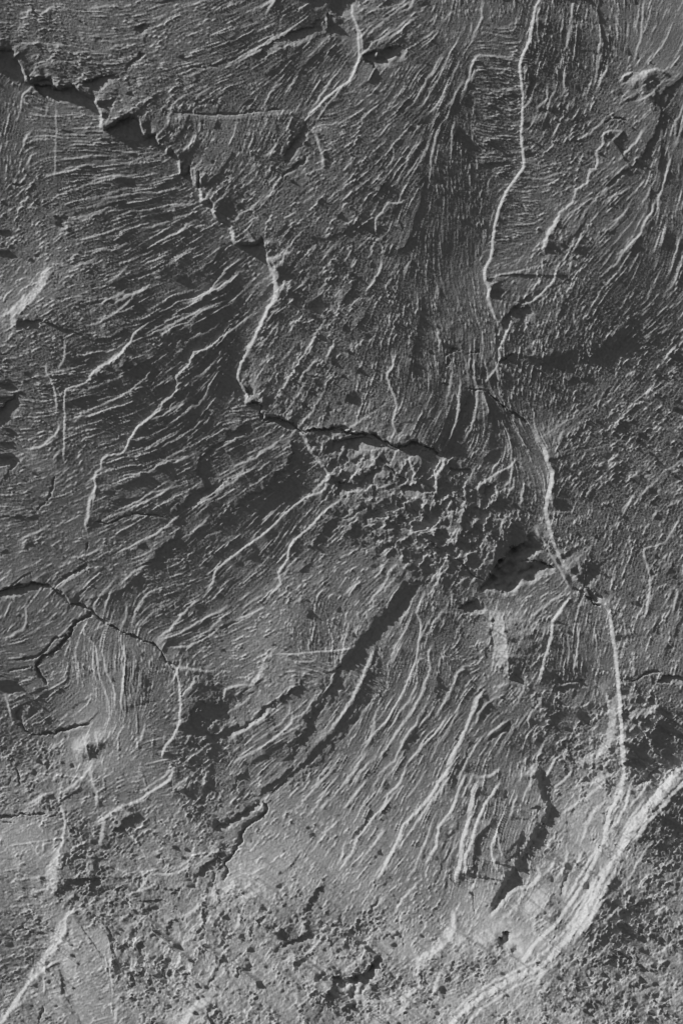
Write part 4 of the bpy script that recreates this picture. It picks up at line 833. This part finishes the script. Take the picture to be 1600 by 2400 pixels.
SLABS = [
 ('upper grey slab with the jagged overhanging lip', [(-60, -60)] + MC + [(665, 500), (745, 400), (740, 330)] + HOOK[::-1]),
 ('right slab with curving fine stripes', LR + [(1330, 842), (1420, 815), (1500, 765), (1660, 750), (1660, -60)]),
 ('dark slab with long slanting stripes', MC + R1 + [(578, 990), (540, 1015), (500, 1050), (459, 1075), (475, 1130), (433, 1165), (395, 1195), (310, 1205), (215, 1222), (200, 1250), (202, 1310), (150, 1345), (113, 1376)] + LCK[:3][::-1]),
 ('central slab with a fan of fine stripes', HOOK + [(740, 330), (745, 400), (665, 500)] + [MC[-1]] + R1 + CR2 + [(1100, 1085), (1140, 1060), (1190, 1010), (1180, 950), (1145, 915)] + LR[::-1]),
 ('grainy slab at the middle right', [(1167, 850), (1145, 915), (1183, 952), (1244, 998)] + RR + SR[:4] + [(1500, 1600), (1540, 1592), (1660, 1590), (1660, 750), (1500, 765), (1420, 815), (1330, 842)]),
 ('crumbled patch below the arched crack', CR2[6:] + [(1100, 1085), (1140, 1060), (1190, 1010), (1183, 952)] + RR[:15] + [(1340, 1385), (1230, 1395), (1130, 1400), (1040, 1385), (980, 1375), (940, 1340), (870, 1310), (800, 1260), (790, 1190), (765, 1150), (765, 1110), (755, 1090), (724, 1054)]),
 ('middle left slab with thin pale ridges', LCK + [(500, 1574), (610, 1560), (650, 1535), (730, 1535), (820, 1523)] + CHN[:6][::-1] + [(940, 1340), (870, 1310), (800, 1260), (790, 1190), (765, 1150), (765, 1110), (755, 1090), (724, 1054)] + [CR2[6], (578, 990), (540, 1015), (500, 1050), (459, 1075), (475, 1130), (433, 1165), (395, 1195), (310, 1205), (215, 1222), (200, 1250), (202, 1310), (150, 1345)]),
 ('lower left slab with upright curved stripes', LCK + UPR[:8] + [(393, 1838), (340, 1870), (285, 1895), (245, 1922), (215, 1935), (100, 1915), (-60, 1920)]),
 ('dark pitted patch left of the channel', [(408, 1568), (500, 1574), (610, 1560), (650, 1535), (730, 1535), (820, 1523)] + CHN[5:13] + [(510, 1960), (441, 1940)] + UPR[::-1]),
 ('comb slab with long slanting ridges', CHN + [(560, 2110), (700, 2170), (850, 2170), (1000, 2160), (1080, 2190)] + DRK[::-1] + [(1230, 1760), (1240, 1700), (1230, 1600), (1300, 1560), (1350, 1395), (1230, 1395), (1130, 1400), (1040, 1385)]),
 ('knobbly slab left of the straight ridge', [(1350, 1395), (1387, 1405), (1433, 1446)] + SR + [(1440, 1890), (1400, 1960), (1340, 1900), (1290, 1897), (1274, 1866), (1270, 1830), (1230, 1760), (1240, 1700), (1230, 1600), (1300, 1560)]),
 ('rough slab in the lower right corner', [(1452, 1608), (1500, 1600), (1540, 1592), (1660, 1590), (1660, 2480), (1020, 2480)] + WHT[::-1] + [(1590, 1800), (1480, 1850)] + SR[3:][::-1]),
 ('steep pale slope of sharp ridges', SR[-1:] + [(1480, 1850), (1640, 1770)] + WHT + [(900, 2480), (1000, 2390), (1190, 2290), (1230, 2250), (1180, 2190), (1130, 2165)] + DRK[3:][::-1] + [(1340, 1900), (1400, 1960), (1440, 1890)]),
 ('scratched pale slab at the lower left', [(-60, 1920), (100, 1915), (215, 1935), (245, 1922), (285, 1895), (340, 1870), (393, 1838), (428, 1863), (441, 1940), (510, 1960), (500, 2080), (400, 2140), (250, 2150), (265, 2300), (275, 2480), (-60, 2480)]),
 ('crumbled pale slab along the bottom edge', None),
]
SLAB = np.full((ny, nx), len(SLABS) - 1, np.int16)
free = np.ones((ny, nx), bool)
for k, (lab, poly) in enumerate(SLABS):
    if poly is None:
        continue
    m = inside(np.array(poly, float), JX, JY, 2.2) & free
    SLAB[m] = k
    free &= ~m

bot = inside(np.array([(250, 2150), (400, 2140), (500, 2080), (560, 2110), (700, 2170), (850, 2170), (1000, 2160), (1080, 2190), (1130, 2165), (1180, 2190), (1230, 2250), (1190, 2290), (1000, 2390), (900, 2480), (275, 2480), (265, 2300)], float))
lost = free & ~bot
for _ in range(200):            # slivers between two outlines go to the nearest slab
    if not lost.any():
        break
    for dy, dx in ((0, 1), (0, -1), (1, 0), (-1, 0)):
        okn = np.roll(~lost, (dy, dx), (0, 1))
        nb = np.roll(SLAB, (dy, dx), (0, 1))
        t = lost & okn
        SLAB[t] = nb[t]
        lost &= ~t
REG = SLAB.copy()
PARTS = [('slab', lab, None) for lab, _ in SLABS]
def claim(kind, lab, m):
    m = m & (REG < len(SLABS))
    if m.sum() < 60:
        return
    home = int(np.bincount(SLAB[m].ravel()).argmax())
    PARTS.append((kind, lab, home))
    REG[m] = len(PARTS) - 1
for lab, m in HOLLOWS:
    claim('hollow', lab, m)
for kind, lab, m in STRIPS:
    claim(kind, lab, m)

# ------------------------------------------------------------------ vertices: fine in view, coarser beyond
def axis(n, ext, stepc):
    k = int(ext / (stepc * S))
    lo = -np.arange(k, 0, -1) * stepc
    hi = (n - 1) + np.arange(1, k + 1) * stepc
    raw = np.concatenate([lo, np.arange(n), hi])
    ref = np.abs(raw)
    ref = np.where(ref > n - 1, 2 * (n - 1) - ref, ref).astype(int)
    return raw.astype(np.float64), ref, np.clip(raw, 0, n - 1).astype(int)
rx, ixr, ixc = axis(nx, 360, 6)
ry, iyr, iyc = axis(ny, 360, 6)
HH = HT[np.ix_(iyr, ixr)]
DD = DET[np.ix_(iyr, ixr)]
XX = (-M0 + rx * S)[None, :].repeat(len(ry), 0)
YY = (-M0 + ry * S)[:, None].repeat(len(rx), 1)
CHOP = 0.5
XX = XX + lx * CHOP * DD
YY = YY + ly * CHOP * DD
V = np.stack([(XX - FW / 2) * PX, -HH * PX, (FH / 2 - YY) * PX], -1).astype(np.float32).reshape(-1, 3)
SC = SCR[np.ix_(iyr, ixr)].reshape(-1)
NX, NY = len(rx), len(ry)
jj, ii = np.meshgrid(np.arange(NY - 1), np.arange(NX - 1), indexing='ij')
v0 = (jj * NX + ii).ravel()
FACES = np.stack([v0, v0 + NX, v0 + NX + 1, v0 + 1], -1).astype(np.int32)
inner = ((rx[:-1] >= 0) & (rx[:-1] < nx))[None, :] & ((ry[:-1] >= 0) & (ry[:-1] < ny))[:, None]
fr = np.where(inner, REG[np.ix_(iyc, ixc)][:-1, :-1], SLAB[np.ix_(iyc, ixc)][:-1, :-1]).ravel()

# ------------------------------------------------------------------ rock material
def rock_material():
    m = bpy.data.materials.new('grey_rock')
    m.use_nodes = True
    nt = m.node_tree
    nt.nodes.clear()
    N = nt.nodes.new
    out = N('ShaderNodeOutputMaterial'); bs = N('ShaderNodeBsdfPrincipled')
    tc = N('ShaderNodeTexCoord')
    n1 = N('ShaderNodeTexNoise'); n1.inputs['Scale'].default_value = 5.0; n1.inputs['Detail'].default_value = 6.0
    n2 = N('ShaderNodeTexNoise'); n2.inputs['Scale'].default_value = 160.0; n2.inputs['Detail'].default_value = 5.0
    n3 = N('ShaderNodeTexNoise'); n3.inputs['Scale'].default_value = 420.0; n3.inputs['Detail'].default_value = 4.0
    for n in (n1, n2, n3):
        nt.links.new(tc.outputs['Object'], n.inputs['Vector'])
    r1 = N('ShaderNodeMapRange'); r1.inputs['From Min'].default_value = .3; r1.inputs['From Max'].default_value = .7; r1.inputs['To Min'].default_value = ROCK * 0.9; r1.inputs['To Max'].default_value = ROCK * 1.1
    nt.links.new(n1.outputs['Fac'], r1.inputs['Value'])
    r2 = N('ShaderNodeMapRange'); r2.inputs['From Min'].default_value = .3; r2.inputs['From Max'].default_value = .7; r2.inputs['To Min'].default_value = .86; r2.inputs['To Max'].default_value = 1.14
    nt.links.new(n2.outputs['Fac'], r2.inputs['Value'])
    mu = N('ShaderNodeMath'); mu.operation = 'MULTIPLY'
    nt.links.new(r1.outputs['Result'], mu.inputs[0]); nt.links.new(r2.outputs['Result'], mu.inputs[1])
    at = N('ShaderNodeAttribute'); at.attribute_name = 'scratch'
    mx = N('ShaderNodeMix'); mx.data_type = 'FLOAT'
    nt.links.new(at.outputs['Fac'], mx.inputs[0]); nt.links.new(mu.outputs[0], mx.inputs[2]); mx.inputs[3].default_value = 0.75
    cc = N('ShaderNodeCombineColor')
    for k in range(3):
        nt.links.new(mx.outputs[0], cc.inputs[k])
    nt.links.new(cc.outputs[0], bs.inputs['Base Color'])
    bs.inputs['Roughness'].default_value = 0.8
    bs.inputs['Specular IOR Level'].default_value = 0.25
    bp = N('ShaderNodeBump'); bp.inputs['Strength'].default_value = 0.55; bp.inputs['Distance'].default_value = 0.0014
    nt.links.new(n3.outputs['Fac'], bp.inputs['Height']); nt.links.new(bp.outputs['Normal'], bs.inputs['Normal'])
    nt.links.new(bs.outputs[0], out.inputs['Surface'])
    return m
ROCK = 0.44
MAT = rock_material()

# ------------------------------------------------------------------ the rock face, its slabs, and their ridges, cracks and hollows
root = bpy.data.objects.new('rock_face', None)
scene.collection.objects.link(root)
root['label'] = 'fractured grey rock face with striped slabs, dark cracks and pale ridges'
root['category'] = 'rock face'
objs = {}
order = np.argsort(fr, kind='stable')
cuts = np.searchsorted(fr[order], np.arange(len(PARTS) + 1))
for k, (kind, lab, home) in enumerate(PARTS):
    idx = order[cuts[k]:cuts[k + 1]]
    if len(idx) < 20:
        continue
    f = FACES[idx]
    used, inv = np.unique(f.ravel(), return_inverse=True)
    me = bpy.data.meshes.new(kind)
    me.vertices.add(len(used)); me.vertices.foreach_set('co', V[used].ravel())
    me.loops.add(len(inv)); me.loops.foreach_set('vertex_index', inv.astype(np.int32).ravel())
    me.polygons.add(len(f)); me.polygons.foreach_set('loop_start', np.arange(0, len(inv), 4, dtype=np.int32))
    me.update(calc_edges=True)
    me.shade_smooth()
    a = me.attributes.new('scratch', 'FLOAT', 'POINT')
    a.data.foreach_set('value', SC[used].astype(np.float32))
    me.materials.append(MAT)
    o = bpy.data.objects.new(kind, me)
    scene.collection.objects.link(o)
    o['label'] = lab
    o.parent = root if home is None else objs[home]
    objs[k] = o
print('built %d parts, %d faces in %.1fs' % (len(objs), len(FACES), time.time() - T_START))
